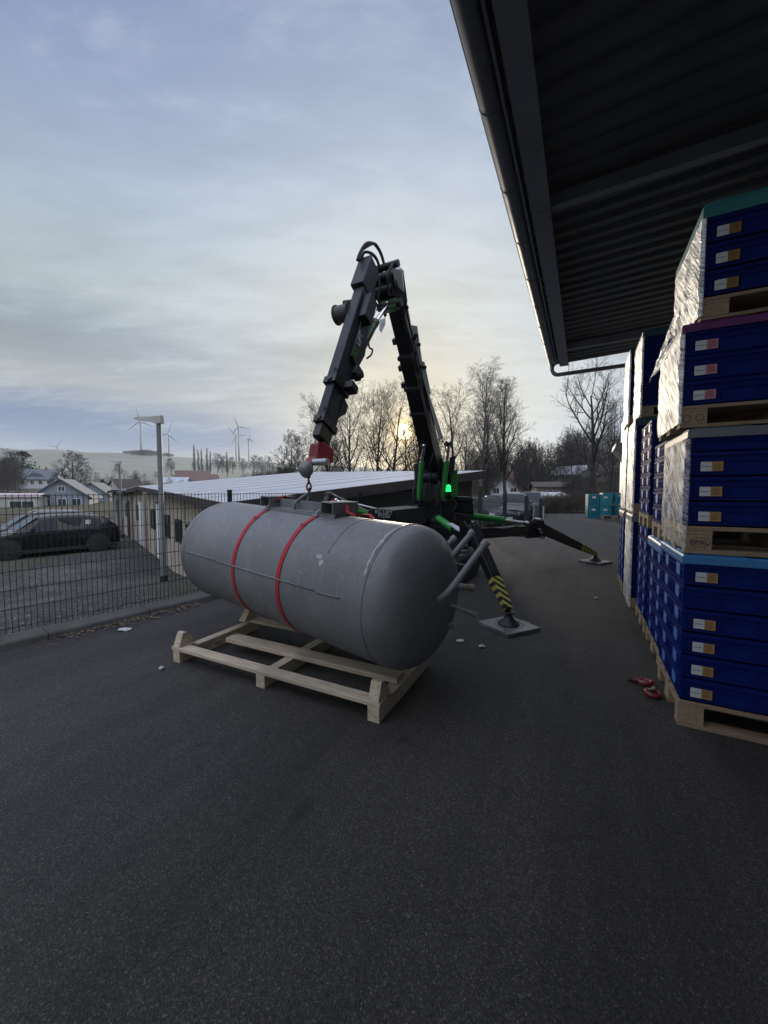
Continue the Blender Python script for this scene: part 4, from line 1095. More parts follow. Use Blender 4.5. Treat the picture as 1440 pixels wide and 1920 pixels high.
# outriggers
def foot(q, par):
    mb = MB(); mb.loft([[q + Vector((math.cos(2 * math.pi * k / 24) * r_, math.sin(2 * math.pi * k / 24) * r_, z_)) for k in range(24)] for r_, z_ in ((.125, 0), (.125, .012), (.11, .03), (.065, .06), (.05, .095), (.03, .11), (.03, .135), (.075, .14), (.075, .15))])
    return mb.build('foot', blackm, par, smooth='auto')
def pad(corner_px, label, z=.045):
    ps = [gr(x, y, z) for x, y in corner_px]; c = sum(ps, Vector()) / 4; c.z = 0
    e = ps[1] - ps[0]; az = math.atan2(e.y, e.x)
    t = thing('outrigger_pad', label, 'support pad', c, az, 'black outrigger pads')
    s_ = .50
    mb = MB(); mb.box((0, 0, .024), (s_, s_, .044)); mb.build('pad_plate', M('pad_plastic', (.10, .10, .098), .4, var=.5, vs=6, stain=(.18, .18, .17)), t, False, bevel=.006)
    mb = MB(); mb.tube([(s_ / 2 - .01, -.06, .03), (s_ / 2 + .05, -.04, .025), (s_ / 2 + .06, .02, .02), (s_ / 2 + .04, .06, .025), (s_ / 2 - .01, .07, .03)], .008, 8); mb.build('rope_handle', M('grey_rope', (.2, .2, .19), .9), t, False, smooth=True)
    mb = MB()
    for k in range(28):
        a, b = 2 * math.pi * k / 28, 2 * math.pi * (k + 1) / 28
        mb.quad((math.cos(a) * .17, math.sin(a) * .17, .0475), (math.cos(b) * .17, math.sin(b) * .17, .0475), (math.cos(b) * .15, math.sin(b) * .15, .0475), (math.cos(a) * .15, math.sin(a) * .15, .0475))
    mb.build('wear_ring', M('wear_grey', (.07, .07, .068), .5), t, False)
    return c
pc1 = pad([(902, 1163), (960, 1152), (1010, 1180), (945, 1190)], 'black square outrigger pad on the asphalt just right of the tank')
pc2 = pad([(1083, 1050), (1117, 1045), (1149, 1052), (1116, 1059)], 'black square outrigger pad on the asphalt near the far pallet stacks')
# near right outrigger
ou = MB(); s0 = at(822, 985, 6.45); k1 = at(893, 1008, 5.45); fpt = pc1 + UZ * .046
ou.beam(s0 - UZ * .1, k1 - UZ * .05, .16, .2, UZ, .13, .17); oo = part(ou, 'outrigger', blackp, bevel=.012)
mb = MB(); lg0 = at(884, 990, 5.42); lg1 = fpt + UZ * .17; mid = lg0 + (lg1 - lg0) * .66
mb.beam(lg0, mid, .15, .16, UZ, .13, .13); mb.build('leg', blackp, oo, bevel=.01)
mb = MB(); mb.beam(lg0 + UZ * .083 - Vector((.0, .02, 0)), mid + UZ * .07 - Vector((0, .02, 0)), .05, .006, UZ, .045, .006); mb.build('leg_strip', slate, oo)
mb = MB(); mb.beam(mid, lg1 - (lg1 - mid) * .02, .133, .133, UZ, .09, .085); mb.build('striped_leg_end', stripes, oo, bevel=.006)
foot(fpt, oo)
cylinder(at(822, 972, 6.35), at(850, 992, 5.95), at(876, 1004, 5.5), .058, .03, 'outrigger_cylinder', oo)
mb = MB(); mb.beam(at(843, 981, 5.95), at(872, 999, 5.55), .10, .012, UZ); mb.build('cylinder_guard', greyp, oo, bevel=.003)
for s_ in (-1, 1):
    mb = MB(); dirk = (lg1 - lg0); dirk.z = 0; dirk.normalize(); sk = Vector((-dirk.y, dirk.x, 0)) * (.085 * s_)
    kk = at(882, 1000, 5.45)
    mb.prism([kk + sk + dirk * u + UZ * z for u, z in ((-.16, .10), (-.02, .18), (.12, .10), (.16, -.10), (.04, -.22), (-.14, -.16))], sk.normalized() * .014); mb.build('knee_plate', blackp, oo, bevel=.004)
for (x, y) in ((868, 1040), (872, 1032), (876, 1022)):
    q = at(x, y, 5.4); mb = MB(); mb.cyl(q - Vector((.06, .06, 0)), q + Vector((.02, -.04, 0)), .018, n=10); mb.build('knee_bolt', steel, oo, smooth='auto')
# far right outrigger
mb = MB(); a0_ = at(886, 1001, 7.15); k2 = at(990, 994, 7.95)
mb.beam(a0_, k2, .17, .19, UZ, .15, .19); oo = part(mb, 'outrigger', blackp, bevel=.012)
kdir = (pc2 - k2); kdir.z = 0; kdir.normalize(); kx = at(1010, 985, 7.95) - at(985, 985, 7.95); kx.normalize()
for s_ in (-.07, .09):
    mb = MB(); pl = [at(985, 984, 7.9), at(1003, 976, 7.95), at(1014, 971, 8.0), at(1018, 978, 8.0), at(1024, 1000, 8.05), at(1016, 1011, 8.0), at(1008, 1007, 8.0), at(985, 1009, 7.9)]
    mb.prism([p_ + Vector((0, s_, 0)) for p_ in pl], (0, .014, 0)); mb.build('knee_plate', blackp, oo, bevel=.004)
for (x, y) in ((1013, 974), (1016, 1008), (988, 1005), (1011, 992), (1014, 998)):
    q = at(x, y, 7.9); mb = MB(); mb.cyl(q - Vector((0, .05, 0)), q + Vector((0, .25, 0)), .024, n=12); mb.build('knee_bolt', steel, oo, smooth='auto')
lg0 = at(1012, 990, 8.0); lg1 = pc2 + UZ * .2; mid = lg0 + (lg1 - lg0) * .70
mb = MB(); mb.beam(lg0, mid, .13, .22, UZ, .11, .15); mb.build('leg', blackp, oo, bevel=.01)
mb = MB(); mb.beam(mid, lg1, .112, .152, UZ, .08, .09); mb.build('striped_leg_end', stripes, oo, bevel=.006)
foot(pc2 + UZ * .046, oo)
cylinder(at(880, 967, 7.2), at(942, 975, 7.55), at(988, 981, 7.9), .062, .034, 'outrigger_cylinder', oo)
mb = MB(); mb.tube([at(900, 992, 7.1), at(925, 990, 7.2), at(945, 992, 7.4), at(965, 988, 7.6), at(985, 980, 7.8)], .014, 8); mb.tube([at(905, 1002, 7.1), at(980, 1006, 7.8)], .010, 8); mb.build('outrigger_hose', rubber, oo, smooth=True)
# rear left outrigger, seen above the tank
mb = MB(); a0_ = at(700, 972, 6.9); k3 = at(617, 930, 7.1)
mb.beam(a0_, k3, .15, .16, UZ, .12, .14); oo = part(mb, 'outrigger', blackp, bevel=.012)
mb = MB(); mb.beam(at(640, 938, 6.95), at(704, 953, 6.75), .10, .012, UZ); mb.build('cylinder_guard', greyp, oo)
mb = MB(); mb.ball(k3, .09, 12); mb.tube([k3, Vector((-1.55, 6.1, .2))], [.07, .05], 10); mb.build('leg', blackp, oo)
foot(Vector((-1.55, 6.1, 0)), oo)
cylinder(at(712, 968, 6.8), at(672, 957, 6.9), at(630, 938, 7.0), .05, .028, 'outrigger_cylinder', oo)
# near left outrigger stands behind the tank
mb = MB(); q = Vector((-.6, 5.6, 0)); mb.beam(Vector((.6, 6.5, .7)), Vector((-.15, 5.9, .75)), .15, .16); oo = part(mb, 'outrigger', blackp, bevel=.012)
mb = MB(); mb.beam(Vector((-.12, 5.92, .75)), q + UZ * .15, .12, .14, UZ, .08, .08); mb.build('leg', blackp, oo); foot(q, oo)

# ------------------------------------------------------------------ fence
fp = [gr(-14, 1199, .10), None, None, None]
fp[1] = Vector((-2.40, 6.02, .1)); fp[2] = fp[1] + fd * 2.5; fp[3] = fp[2] + fd * 2.5
fdl = (fp[1] - fp[0]).normalized()
fence = thing('mesh_fence', 'dark green welded wire mesh fence on a concrete kerb behind the tank', 'fence', fp[1], 0)
FH = 1.47
def panel(a, b, z0=.12, z1=1.57):
    mb = MB(); d_ = b - a; L_ = d_.length; d_ = d_.normalized(); nn = Vector((-d_.y, d_.x, 0))
    n_ = int(L_ / .05)
    for k in range(n_ + 1):
        p_ = a + d_ * (L_ * k / n_); mb.beam(Vector((p_.x, p_.y, z0)), Vector((p_.x, p_.y, z1 + .025)), .0055, .0055, nn)
    z = z0 + .06
    while z < z1 + .01:
        for s_ in (-.006, .006): mb.beam(Vector((a.x, a.y, z)) + nn * s_, Vector((b.x, b.y, z)) + nn * s_, .007, .007)
        z += .2
    mb.build('wire_panel', fencem, fence, fix=False)
panel(fp[0] - fdl * 2.5, fp[0]); panel(fp[0], fp[1]); panel(fp[1], fp[2]); panel(fp[2], fp[3])
for p_ in [fp[0] - fdl * 2.5] + fp:
    mb = MB(); d_ = fdl if p_ is fp[0] else fd
    off = Vector((-d_.y, d_.x, 0)) * .045
    q = p_ + off; mb.beam(Vector((q.x, q.y, -.1)), Vector((q.x, q.y, 1.62)), .06, .06, fd); mb.beam(Vector((q.x, q.y, 1.62)), Vector((q.x, q.y, 1.645)), .066, .066, fd)
    mb.build('post', fencem, fence, bevel=.004)
fence2 = thing('post_fence', 'row of dark fence posts with wire panels before the parked cars', 'fence', (5.5, 16, 0), 0)
pp_ = []
for (x, yt, Yd) in ((900, 911, 15.0), (947, 921, 15.9), (987, 929, 16.8), (1014, 934, 17.5)):
    q = at(x, yt, Yd); pp_.append(q); mb = MB(); mb.beam(Vector((q.x, q.y, -.3)), q, .13, .13, (0, 1, 0)); mb.build('post', fencem, fence2, bevel=.01)
for a, b in zip(pp_, pp_[1:]):
    mb = MB(); n_ = 22
    for k in range(n_ + 1):
        f = k / n_; p_ = a.lerp(b, f); mb.beam(Vector((p_.x, p_.y, -.2)), Vector((p_.x, p_.y, p_.z - .25)), .009, .009, (0, 1, 0))
    for f in (.2, .5, .8): mb.beam(Vector((a.x, a.y, (a.z - .25) * f)), Vector((b.x, b.y, (b.z - .25) * f)), .012, .012)
    mb.build('wire_panel', fencem, fence2, fix=False)
gp = thing('gate_panel', 'pale grey narrow gate panel beside the last fence post', 'gate', at(1018, 985, 17.7), 0)
mb = MB(); p_ = at(1019, 950, 17.8); mb.beam(Vector((p_.x, p_.y, -.05)), p_, .05, .05, (0, 1, 0)); q = at(1001, 944, 17.9); mb.beam(Vector((q.x, q.y, -.05)), q, .05, .05, (0, 1, 0)); mb.beam(p_, q, .04, .04); mb.build('gate_frame', greyp, gp)
mb = MB(); mb.prism([Vector((p_.x, p_.y + .01, .1)), Vector((q.x, q.y + .01, .1)), q - UZ * .05 + Vector((0, .01, 0)), p_ - UZ * .05 + Vector((0, .01, 0))], (0, .01, 0)); mb.build('gate_infill', M('clear_panel', (.16, .17, .18), .2), gp)

# ------------------------------------------------------------------ long shed with frosted roof
S0 = Vector((-2.64, 6.8, 0)); sx_ = Vector((.777, .629, 0)).normalized(); sl_ = Vector((-.805, 1.0, 0)).normalized()
S2 = at(885, 884, 10.96); S1 = at(275, 911, 15.1)
z0c, z2c, z1c = 1.46, S2.z, S1.z
shed = thing('long_shed', 'long low shed with cream boarded gable and frosted flat roof', 'shed', (S0.x, S0.y, -.6), 0)
LX = (Vector((S2.x, S2.y, 0)) - S0).length; LS = (Vector((S1.x, S1.y, 0)) - S0).length
def SP(u, v, z): return Vector((S0.x, S0.y, 0)) + sx_ * u + sl_ * v + UZ * z
def rz(u, v): return z0c + (z2c - z0c) * u / LX + (z1c - z0c) * v / LS
ov_ = .25
mb = MB(); cs = [(-ov_, -ov_), (LX + ov_, -ov_), (LX + ov_, LS + ov_), (-ov_, LS + ov_)]
mb.prism([SP(u, v, rz(u, v) - .03) for u, v in cs], UZ * .035); roof = mb.build('roof', snow, shed)
mb = MB()
for k in range(1, 9):
    v = LS * k / 9; mb.beam(SP(-ov_ + .02, v, rz(-ov_, v) + .012), SP(LX + ov_ - .02, v, rz(LX + ov_, v) + .007), .05, .005)
mb.build('roof_seam', snow, roof)
mb = MB()
def fascia(a, b, m, off, hgt=.22):
    pa, pb = SP(a[0], a[1], rz(*a)), SP(b[0], b[1], rz(*b))
    m.prism([pa + UZ * .004, pb + UZ * .004, pb - UZ * hgt, pa - UZ * hgt], off)
fascia(cs[0], cs[1], mb, -sl_ * .04); fascia(cs[3], cs[0], mb, -sx_ * .04, .14); fascia(cs[1], cs[2], mb, sx_ * .04)
mb.build('roof_edge', darkwood, shed)
mb = MB()
mb.prism([SP(0, 0, -.7), SP(LX, 0, -.7), SP(LX, 0, rz(LX, 0) - .04), SP(0, 0, rz(0, 0) - .04)], sl_ * .1); mb.build('side_wall', M('dark_boards', (.06, .055, .05), .85, var=.3, vs=3), shed)
mb = MB(); nb = 44
for k in range(nb):
    v0, v1 = .1 + (LS - .1) * k / nb, .1 + (LS - .1) * (k + 1) / nb - .012; d_ = random.uniform(0, .008)
    mb.prism([SP(d_, v0, -.75), SP(d_, v1, -.75), SP(d_, v1, rz(0, v1) - .04), SP(d_, v0, rz(0, v0) - .04)], sx_ * .06)
mb.build('gable_wall', render_y, shed)
mb = MB(); mb.prism([SP(.09, .1, -.75), SP(.09, LS, -.75), SP(.09, LS, rz(0, LS) - .05), SP(.09, .1, rz(0, .1) - .05)], sx_ * .02); mb.build('backing_wall', darkwood, shed)
mb = MB(); mb.prism([SP(0, LS, -.75), SP(LX, LS, -.75), SP(LX, LS, rz(LX, LS) - .04), SP(0, LS, rz(0, LS) - .04)], -sl_ * .1)
mb.prism([SP(LX, 0, -.7), SP(LX, LS, -.7), SP(LX, LS, rz(LX, LS) - .04), SP(LX, 0, rz(LX, 0) - .04)], -sx_ * .1); mb.build('rear_wall', M('grey_board_wall', (.1, .095, .085), .85), shed)
for v, w, z0_, z1_, m_ in ((2.2, .8, -.65, .55, white_bd), (4.4, .55, .25, .8, win_m), (6.0, .5, .25, .85, win_m), (7.5, .75, -.68, 1.2, white_bd), (8.8, .5, .3, .9, win_m)):
    nm = 'window' if m_ is win_m else 'door'
    mb = MB(); mb.prism([SP(-.012, v, z0_), SP(-.012, v + w, z0_), SP(-.012, v + w, z1_), SP(-.012, v, z1_)], -sx_ * .03); o = mb.build(nm, m_, shed)
    mb = MB()
    for a, b in (((v - .05, z0_ - .05), (v - .001, z1_ + .05)), ((v + w + .001, z0_ - .05), (v + w + .05, z1_ + .05)), ((v, z1_ + .001), (v + w, z1_ + .05))):
        mb.prism([SP(-.012, a[0], a[1]), SP(-.012, b[0], a[1]), SP(-.012, b[0], b[1]), SP(-.012, a[0], b[1])], -sx_ * .05)
    mb.build('frame', darkwood, o)
mb = MB(); mb.beam(SP(-.05, 1.7, .9), SP(-.35, 1.72, .8), .03, .03); mb.beam(SP(-.35, 1.72, .8), SP(-.40, 1.7, .95), .1, .08); mb.build('wall_lamp', blackm, shed)
# run-down garages farther along the row
gpos = LS + .9
for i, (ln_, hh_, m_, lab) in enumerate(((3.8, 1.75, white_bd, 'small run-down shed with white door next to the long frosted shed'), (4.4, 1.6, render_y, 'weathered shed with dark open window, middle of the shed row'), (5.5, 1.65, M('grey_old_boards', (.2, .19, .18), .9), 'grey weathered shed at the far end of the shed row'))):
    t = thing('garage_shed', lab, 'shed', SP(0, gpos, -.75), 0, 'row of old sheds behind the parking lot')
    out_ = .1 * i
    mb = MB(); mb.prism([SP(-out_, gpos, -.8), SP(-out_, gpos + ln_ - .25, -.8), SP(-out_, gpos + ln_ - .25, hh_ - .1), SP(-out_, gpos, hh_)], sx_ * 3.2); mb.build('wall', m_ if i else render_y, t)
    mb = MB(); mb.prism([SP(-out_ - .25, gpos - .12, hh_ + .01), SP(-out_ - .25, gpos + ln_ - .1, hh_ - .09), SP(3.4, gpos + ln_ - .1, hh_ + .1), SP(3.4, gpos - .12, hh_ + .2)], UZ * .06); r_o = mb.build('roof', snow, t)
    mb = MB(); mb.prism([SP(-out_ - .27, gpos - .12, hh_ - .13), SP(-out_ - .27, gpos + ln_ - .1, hh_ - .22), SP(-out_ - .27, gpos + ln_ - .1, hh_ - .06), SP(-out_ - .27, gpos - .12, hh_ + .04)], sx_ * .02); mb.build('roof_edge', darkwood, r_o)
    mb = MB(); mb.prism([SP(-out_ - .003, gpos + .3, -.7), SP(-out_ - .003, gpos + 1.25, -.7), SP(-out_ - .003, gpos + 1.25, 1.15), SP(-out_ - .003, gpos + .3, 1.15)], -sx_ * .04); mb.build('door', white_bd if i == 0 else darkwood, t)
    mb = MB(); mb.prism([SP(-out_ - .003, gpos + 1.6, .3), SP(-out_ - .003, gpos + 2.4, .3), SP(-out_ - .003, gpos + 2.4, 1.0), SP(-out_ - .003, gpos + 1.6, 1.0)], -sx_ * .03); mb.build('window', win_m, t)
    gpos += ln_

# ------------------------------------------------------------------ street lamps
def lamp(px, pyb, pyt, Yd, head, label):
    b = at(px + 5, pyb, Yd); top = at(px, pyt, Yd); x, y = b.x, b.y; zb = H(x, y)
    t = thing('street_lamp', label, 'street lamp', (x, y, zb), 0, 'grey street lamps along the parking lot')
    k = Yd / 7.8
    mb = MB(); mb.tube([(x, y, zb - .3), (x, y, zb + .9), (x, y, zb + .92), (x, y, top.z)], [.062, .062, .05, .045], 16); mb.build('pole', lampgrey, t, smooth='auto')
    mb = MB(); mb.cyl((x, y, zb - .02), (x, y, zb + .13), .072, n=16); mb.build('pole_base', blackm, t, smooth='auto')
    mb = MB(); L_ = .52; ux = Vector((-.94, .34, 0))
    sec = lambda p_, w, h: [p_ + Vector((ux.y, -ux.x, 0)) * (i * w / 2) + UZ * (j * h) for i, j in ((-1, -.5), (-.8, .4), (0, .55), (.8, .4), (1, -.5))]
    o_ = Vector((x, y, top.z)); rs = [(.09, .10, .16, .03), (-.04, .16, .16, .035), (-.16, .20, .10, .05), (-.40, .20, .075, .075), (-.60, .14, .05, .09), (-.63, .10, .03, .095)]
    mb.loft([sec(o_ + ux * -u + UZ * zz, w, h) for u, w, h, zz in rs]); mb.build('lamp_head', M('lamp_head_grey', (.30, .29, .27), .5, var=.1), t, smooth='auto')
    return t
lamp(302, 1087, 790, 7.8, 40, 'tallest grey street lamp, standing just behind the wire fence')
lamp(224, 1003, 868, 19.5, 20, 'second grey street lamp beyond the parked black car')
lamp(207, 960, 894, 33, 10, 'smallest and farthest grey street lamp over the shed row')

# ------------------------------------------------------------------ cars
def make_car(label, loc, rz, paint, group=None, estate=False, frost=False, rails=False):
    t = thing('parked_car', label, 'car', loc, rz, group)
    L2 = 2.12; hw = .87
    st_ = [(-2.12, .42, .78, .66), (-2.02, .30, .95, .80), (-1.6, .24, .98, .86), (-.8, .22, .955, .87), (0, .22, .935, .87), (.8, .22, .92, .87), (1.15, .22, .90, .86), (1.6, .24, .80, .83), (1.95, .28, .70, .76), (2.12, .38, .60, .62)]
    mb = MB(); rings = []
    for x, z0, z1, w in st_:
        rings.append([(x, -w * .9, z0), (x, -w, z0 + (z1 - z0) * .3), (x, -w, z0 + (z1 - z0) * .68), (x, -w * .94, z1 - .015), (x, -w * .6, z1 + .012), (x, 0, z1 + .025), (x, w * .6, z1 + .012), (x, w * .94, z1 - .015), (x, w, z0 + (z1 - z0) * .68), (x, w, z0 + (z1 - z0) * .3), (x, w * .9, z0)])
    mb.loft(rings); body = mb.build('body', paint, t, False, smooth='auto')
    rr = -1.75 if estate else -1.45
    top = [(-2.0, .93, .80, .93, .80), (rr, .93, .82, 1.40, .60), (-.9, .93, .83, 1.475, .63), (-.1, .93, .83, 1.485, .635), (.35, .92, .82, 1.44, .62), (1.12, .89, .78, .895, .76)]
    mb = MB(); rings = []
    for x, zb, wb, zt, wt_ in top: rings.append([(x, -wb, zb - .03), (x, -wt_, zt - .03 if zt > 1 else zt), (x, -wt_ * .75, zt), (x, 0, zt + .015), (x, wt_ * .75, zt), (x, wt_, zt - .03 if zt > 1 else zt), (x, wb, zb - .03)])
    mb.loft(rings); mb.build('cabin', paint, t, False, smooth='auto')
    lp = lambda a, b, f: tuple(a[i] + (b[i] - a[i]) * f for i in range(3))
    for sg in (-1, 1):
        def SW(x, f):      # point on the side glass plane
            for (x0, zb0, wb0, zt0, wt0), (x1, zb1, wb1, zt1, wt1) in zip(top, top[1:]):
                if x0 <= x <= x1:
                    k = (x - x0) / (x1 - x0); zb, wb, zt, wt_ = [p_ + (q_ - p_) * k for p_, q_ in ((zb0, wb0), (zb1, wb1), (zt0 - .03, zt1 - .03), (wt0, wt1))]
                    return (x, sg * (wb + (wt_ - wb) * f + .006), zb - .03 + (zt - zb + .03) * f)
        for poly in ([(-1.62 if not estate else -1.7, .14), (-1.05, .10), (-1.05, .88), (-1.38 if not estate else -1.6, .82)], [(-1.0, .10), (-.12, .10), (-.12, .88), (-1.0, .88)], [(-.04, .10), (.82, .14), (.34, .85), (-.04, .88)]):
            mb = MB(); mb.prism([SW(*q_) for q_ in poly], (0, sg * .003, 0)); mb.build('side_window', glassm, t, False)
        mb = MB(); mb.loft([[(.62 + dx, sg * (.86 + oy), .98 + dz) for dx, dz in ((-.05, -.05), (.06, -.05), (.07, .05), (-.04, .06))] for oy in (.0, .16)]); mb.build('mirror', paint, t, False)
        mb = MB(); mb.prism([(1.72, sg * .815, .60), (2.03, sg * .70, .57), (2.02, sg * .70, .69), (1.70, sg * .80, .735)], (0.02, sg * .02, .01)); mb.build('headlight', M('headlight_glass', (.5, .52, .54), .15), t, False)
        mb = MB(); mb.prism([(-2.0, sg * .79, .72), (-2.07, sg * .62, .74), (-2.03, sg * .62, .92), (-1.93, sg * .79, .93)], (-.02, sg * .035, 0)); mb.build('tail_light', M('tail_light_red', (.25, .01, .012), .2), t, False)
        for x in (-.75, .2):
            mb = MB(); mb.box((x, sg * .872, .82), (.18, .02, .025)); mb.build('door_handle', paint, t, False)
        if rails:
            mb = MB(); mb.tube([(-1.4, sg * .56, 1.43), (-1.3, sg * .57, 1.51), (.1, sg * .57, 1.53), (.25, sg * .57, 1.45)], .018, 8); mb.build('roof_rail', greyp, t, False)
    for xs, nm in (((.44, 1.04), 'windshield'), ):
        mb = MB(); mb.prism([(1.03, -.70, .96), (1.03, .70, .96), (.42, .56, 1.415), (.42, -.56, 1.415)], (.012, 0, .012)); mb.build('windshield', glassm, t, False)
    if estate: q_ = [(-1.97, -.68, .98), (-1.97, .68, .98), (-1.78, .52, 1.36), (-1.78, -.52, 1.36)]
    else: q_ = [(-1.95, -.68, .99), (-1.95, .68, .99), (-1.50, .52, 1.37), (-1.50, -.52, 1.37)]
    mb = MB(); mb.prism(q_, (-.016, 0, .012)); mb.build('rear_window', glassm, t, False)
    mb = MB(); mb.box((2.125, 0, .46), (.012, .52, .11)); mb.box((-2.125, 0, .62), (.012, .52, .11)); mb.build('number_plate', paper, t, False)
    mb = MB(); mb.box((2.09, 0, .60), (.06, .7, .07)); mb.build('grille', blackm, t, False)
    mb = MB(); mb.box((0, 0, .22), (3.9, 1.66, .10)); mb.build('underbody', blackm, t, False)
    for x in (-1.28, 1.30):
        for sg in (-1, 1):
            mb = MB(); mb.cyl((x, sg * .60, .34), (x, sg * .874, .34), .385, n=28); mb.build('wheel_arch', blackm, t, False)
            mb = MB(); mb.cyl((x, sg * .68, .32), (x, sg * .885, .32), .325, n=28); w_ = mb.build('wheel', rubber, t, False, smooth='auto', bevel=.02)
            mb = MB(); mb.cyl((x, sg * .70, .32), (x, sg * .890, .32), .07, n=12)
            for k in range(5):
                a = 2 * math.pi * k / 5; mb.beam((x, sg * .886, .32), (x + .2 * math.cos(a), sg * .884, .32 + .2 * math.sin(a)), .05, .02, (0, 1, 0))
            for k in range(24):
                a, b = 2 * math.pi * k / 24, 2 * math.pi * (k + 1) / 24; mb.beam((x + .21 * math.cos(a), sg * .884, .32 + .21 * math.sin(a)), (x + .21 * math.cos(b), sg * .884, .32 + .21 * math.sin(b)), .03, .02, (0, 1, 0))
            mb.build('rim', M('alloy', (.06, .062, .065), .35, .6), w_, False)
    if frost:
        mb = MB(); mb.prism([(-.9, -.55, 1.478), (.3, -.55, 1.452), (.3, .55, 1.452), (-.9, .55, 1.478)], (0, 0, .02)); mb.build('roof_frost', snow, t, False)
    return t
carblack = M('car_black', (.008, .009, .012), .14, var=.05, spec=.4); cardark = M('car_dark_grey', (.022, .024, .028), .2, var=.05, spec=.4)
carsilver = M('car_silver', (.11, .113, .118), .3, .3, var=.05); carblue = M('car_blue_grey', (.07, .085, .115), .25, .2, var=.05); carwhite = M('car_white', (.2, .21, .22), .3, var=.04)
cz = -.75
ra = gr(173, 1030, cz); fa = gr(8, 1046, cz); ch = (fa - ra).normalized(); crz = math.atan2(ch.y, ch.x)
cc0 = ra + ch * 1.28
c_a = make_car('black hatchback parked side-on behind the wire fence, nearest car in the gravel lot', (cc0.x, cc0.y, H(cc0.x, cc0.y) + .0), crz, carblack)
mb = MB(); mb.box((-1.0, .752, 1.17), (.17, .006, .17)); mb.build('window_sticker', paper, c_a, False)
rs_ = Vector((ch.y, -ch.x, 0)); cc1 = cc0 + rs_ * 2.55 - ch * .1
make_car('dark estate car with roof rails parked behind the black hatchback', (cc1.x, cc1.y, H(cc1.x, cc1.y)), crz, cardark, rails=True, estate=True)
GCAR = 'cars parked beyond the far fence posts'
for lab, px, Yd, rz, pt, es in (('silver estate car facing the yard behind the middle fence posts', 962, 22.0, R(-112), carsilver, True), ('dark car behind the leftmost far fence post', 912, 21.5, R(-75), cardark, False),
                            ('blue grey car seen between the two far fence posts on the left, half hidden', 930, 25.5, R(-100), carblue, True), ('white car partly hidden behind the silver estate car', 960, 28.0, R(-110), carwhite, False), ('dark grey car beside the silver estate near the gate panel', 992, 25.0, R(-115), cardark, False)):
    q = at(px, 960, Yd); make_car(lab, (q.x, q.y, H(q.x, q.y) + .0), rz, pt, GCAR, es)

# ------------------------------------------------------------------ far teal crates on pallets
tp = thing('crate', 'x', 'crate'); mb = MB()
for x in (0, .402):
    for y in (0, .602):
        pass
mb.box2((.01, .01, 0), (.59, .79, .70))
for z in (0, .16, .33, .5, .67): mb.box2((0, 0, z), (.6, .8, z + .03))
for x in (.0, .14, .28, .42, .56): mb.box2((x, 0, .03), (x + .04, .8, .67))
for y in (.0, .25, .5, .76): mb.box2((.0, y, .031), (.6, y + .04, .669))
mb.build('body', teal_c, tp, False)
mb = MB(); mb.box2((.2, -.006, .47), (.4, -.001, .57)); mb.build('label', paper, tp, False)
first = True
for nm, px, zz0 in (('left', 1102, 0), ('right', 1129, .15)):
    o_ = gr(px, 972); 
    for r_ in range(2 if nm == 'left' else 2):
        for k in range(2):
            z_ = zz0 + r_ * .72
            lb = f'{"upper" if r_ else "lower"} teal crate, {"left" if k == 0 else "right"} half of the {nm} teal stack by the hedge'
            loc = Vector((o_.x, o_.y, z_)) + Vector((.83, -.25, 0)).normalized() * (.61 * k)
            sc_ = (1, 1, 1 if nm == 'left' else .9)
            if first: tp.location = loc; tp.rotation_euler = (0, 0, R(-17)); tp['label'] = lb; tp['group'] = 'teal crates by the hedge'; tp.scale = sc_; first = False
            else: dup(tp, loc, R(-17), lb, 'teal crates by the hedge', sc_)
q = gr(1127, 973); put(pal0, (q.x, q.y, 0), 'wooden pallet under the right teal crate stack by the hedge', GP).rotation_euler = (0, 0, R(-17))

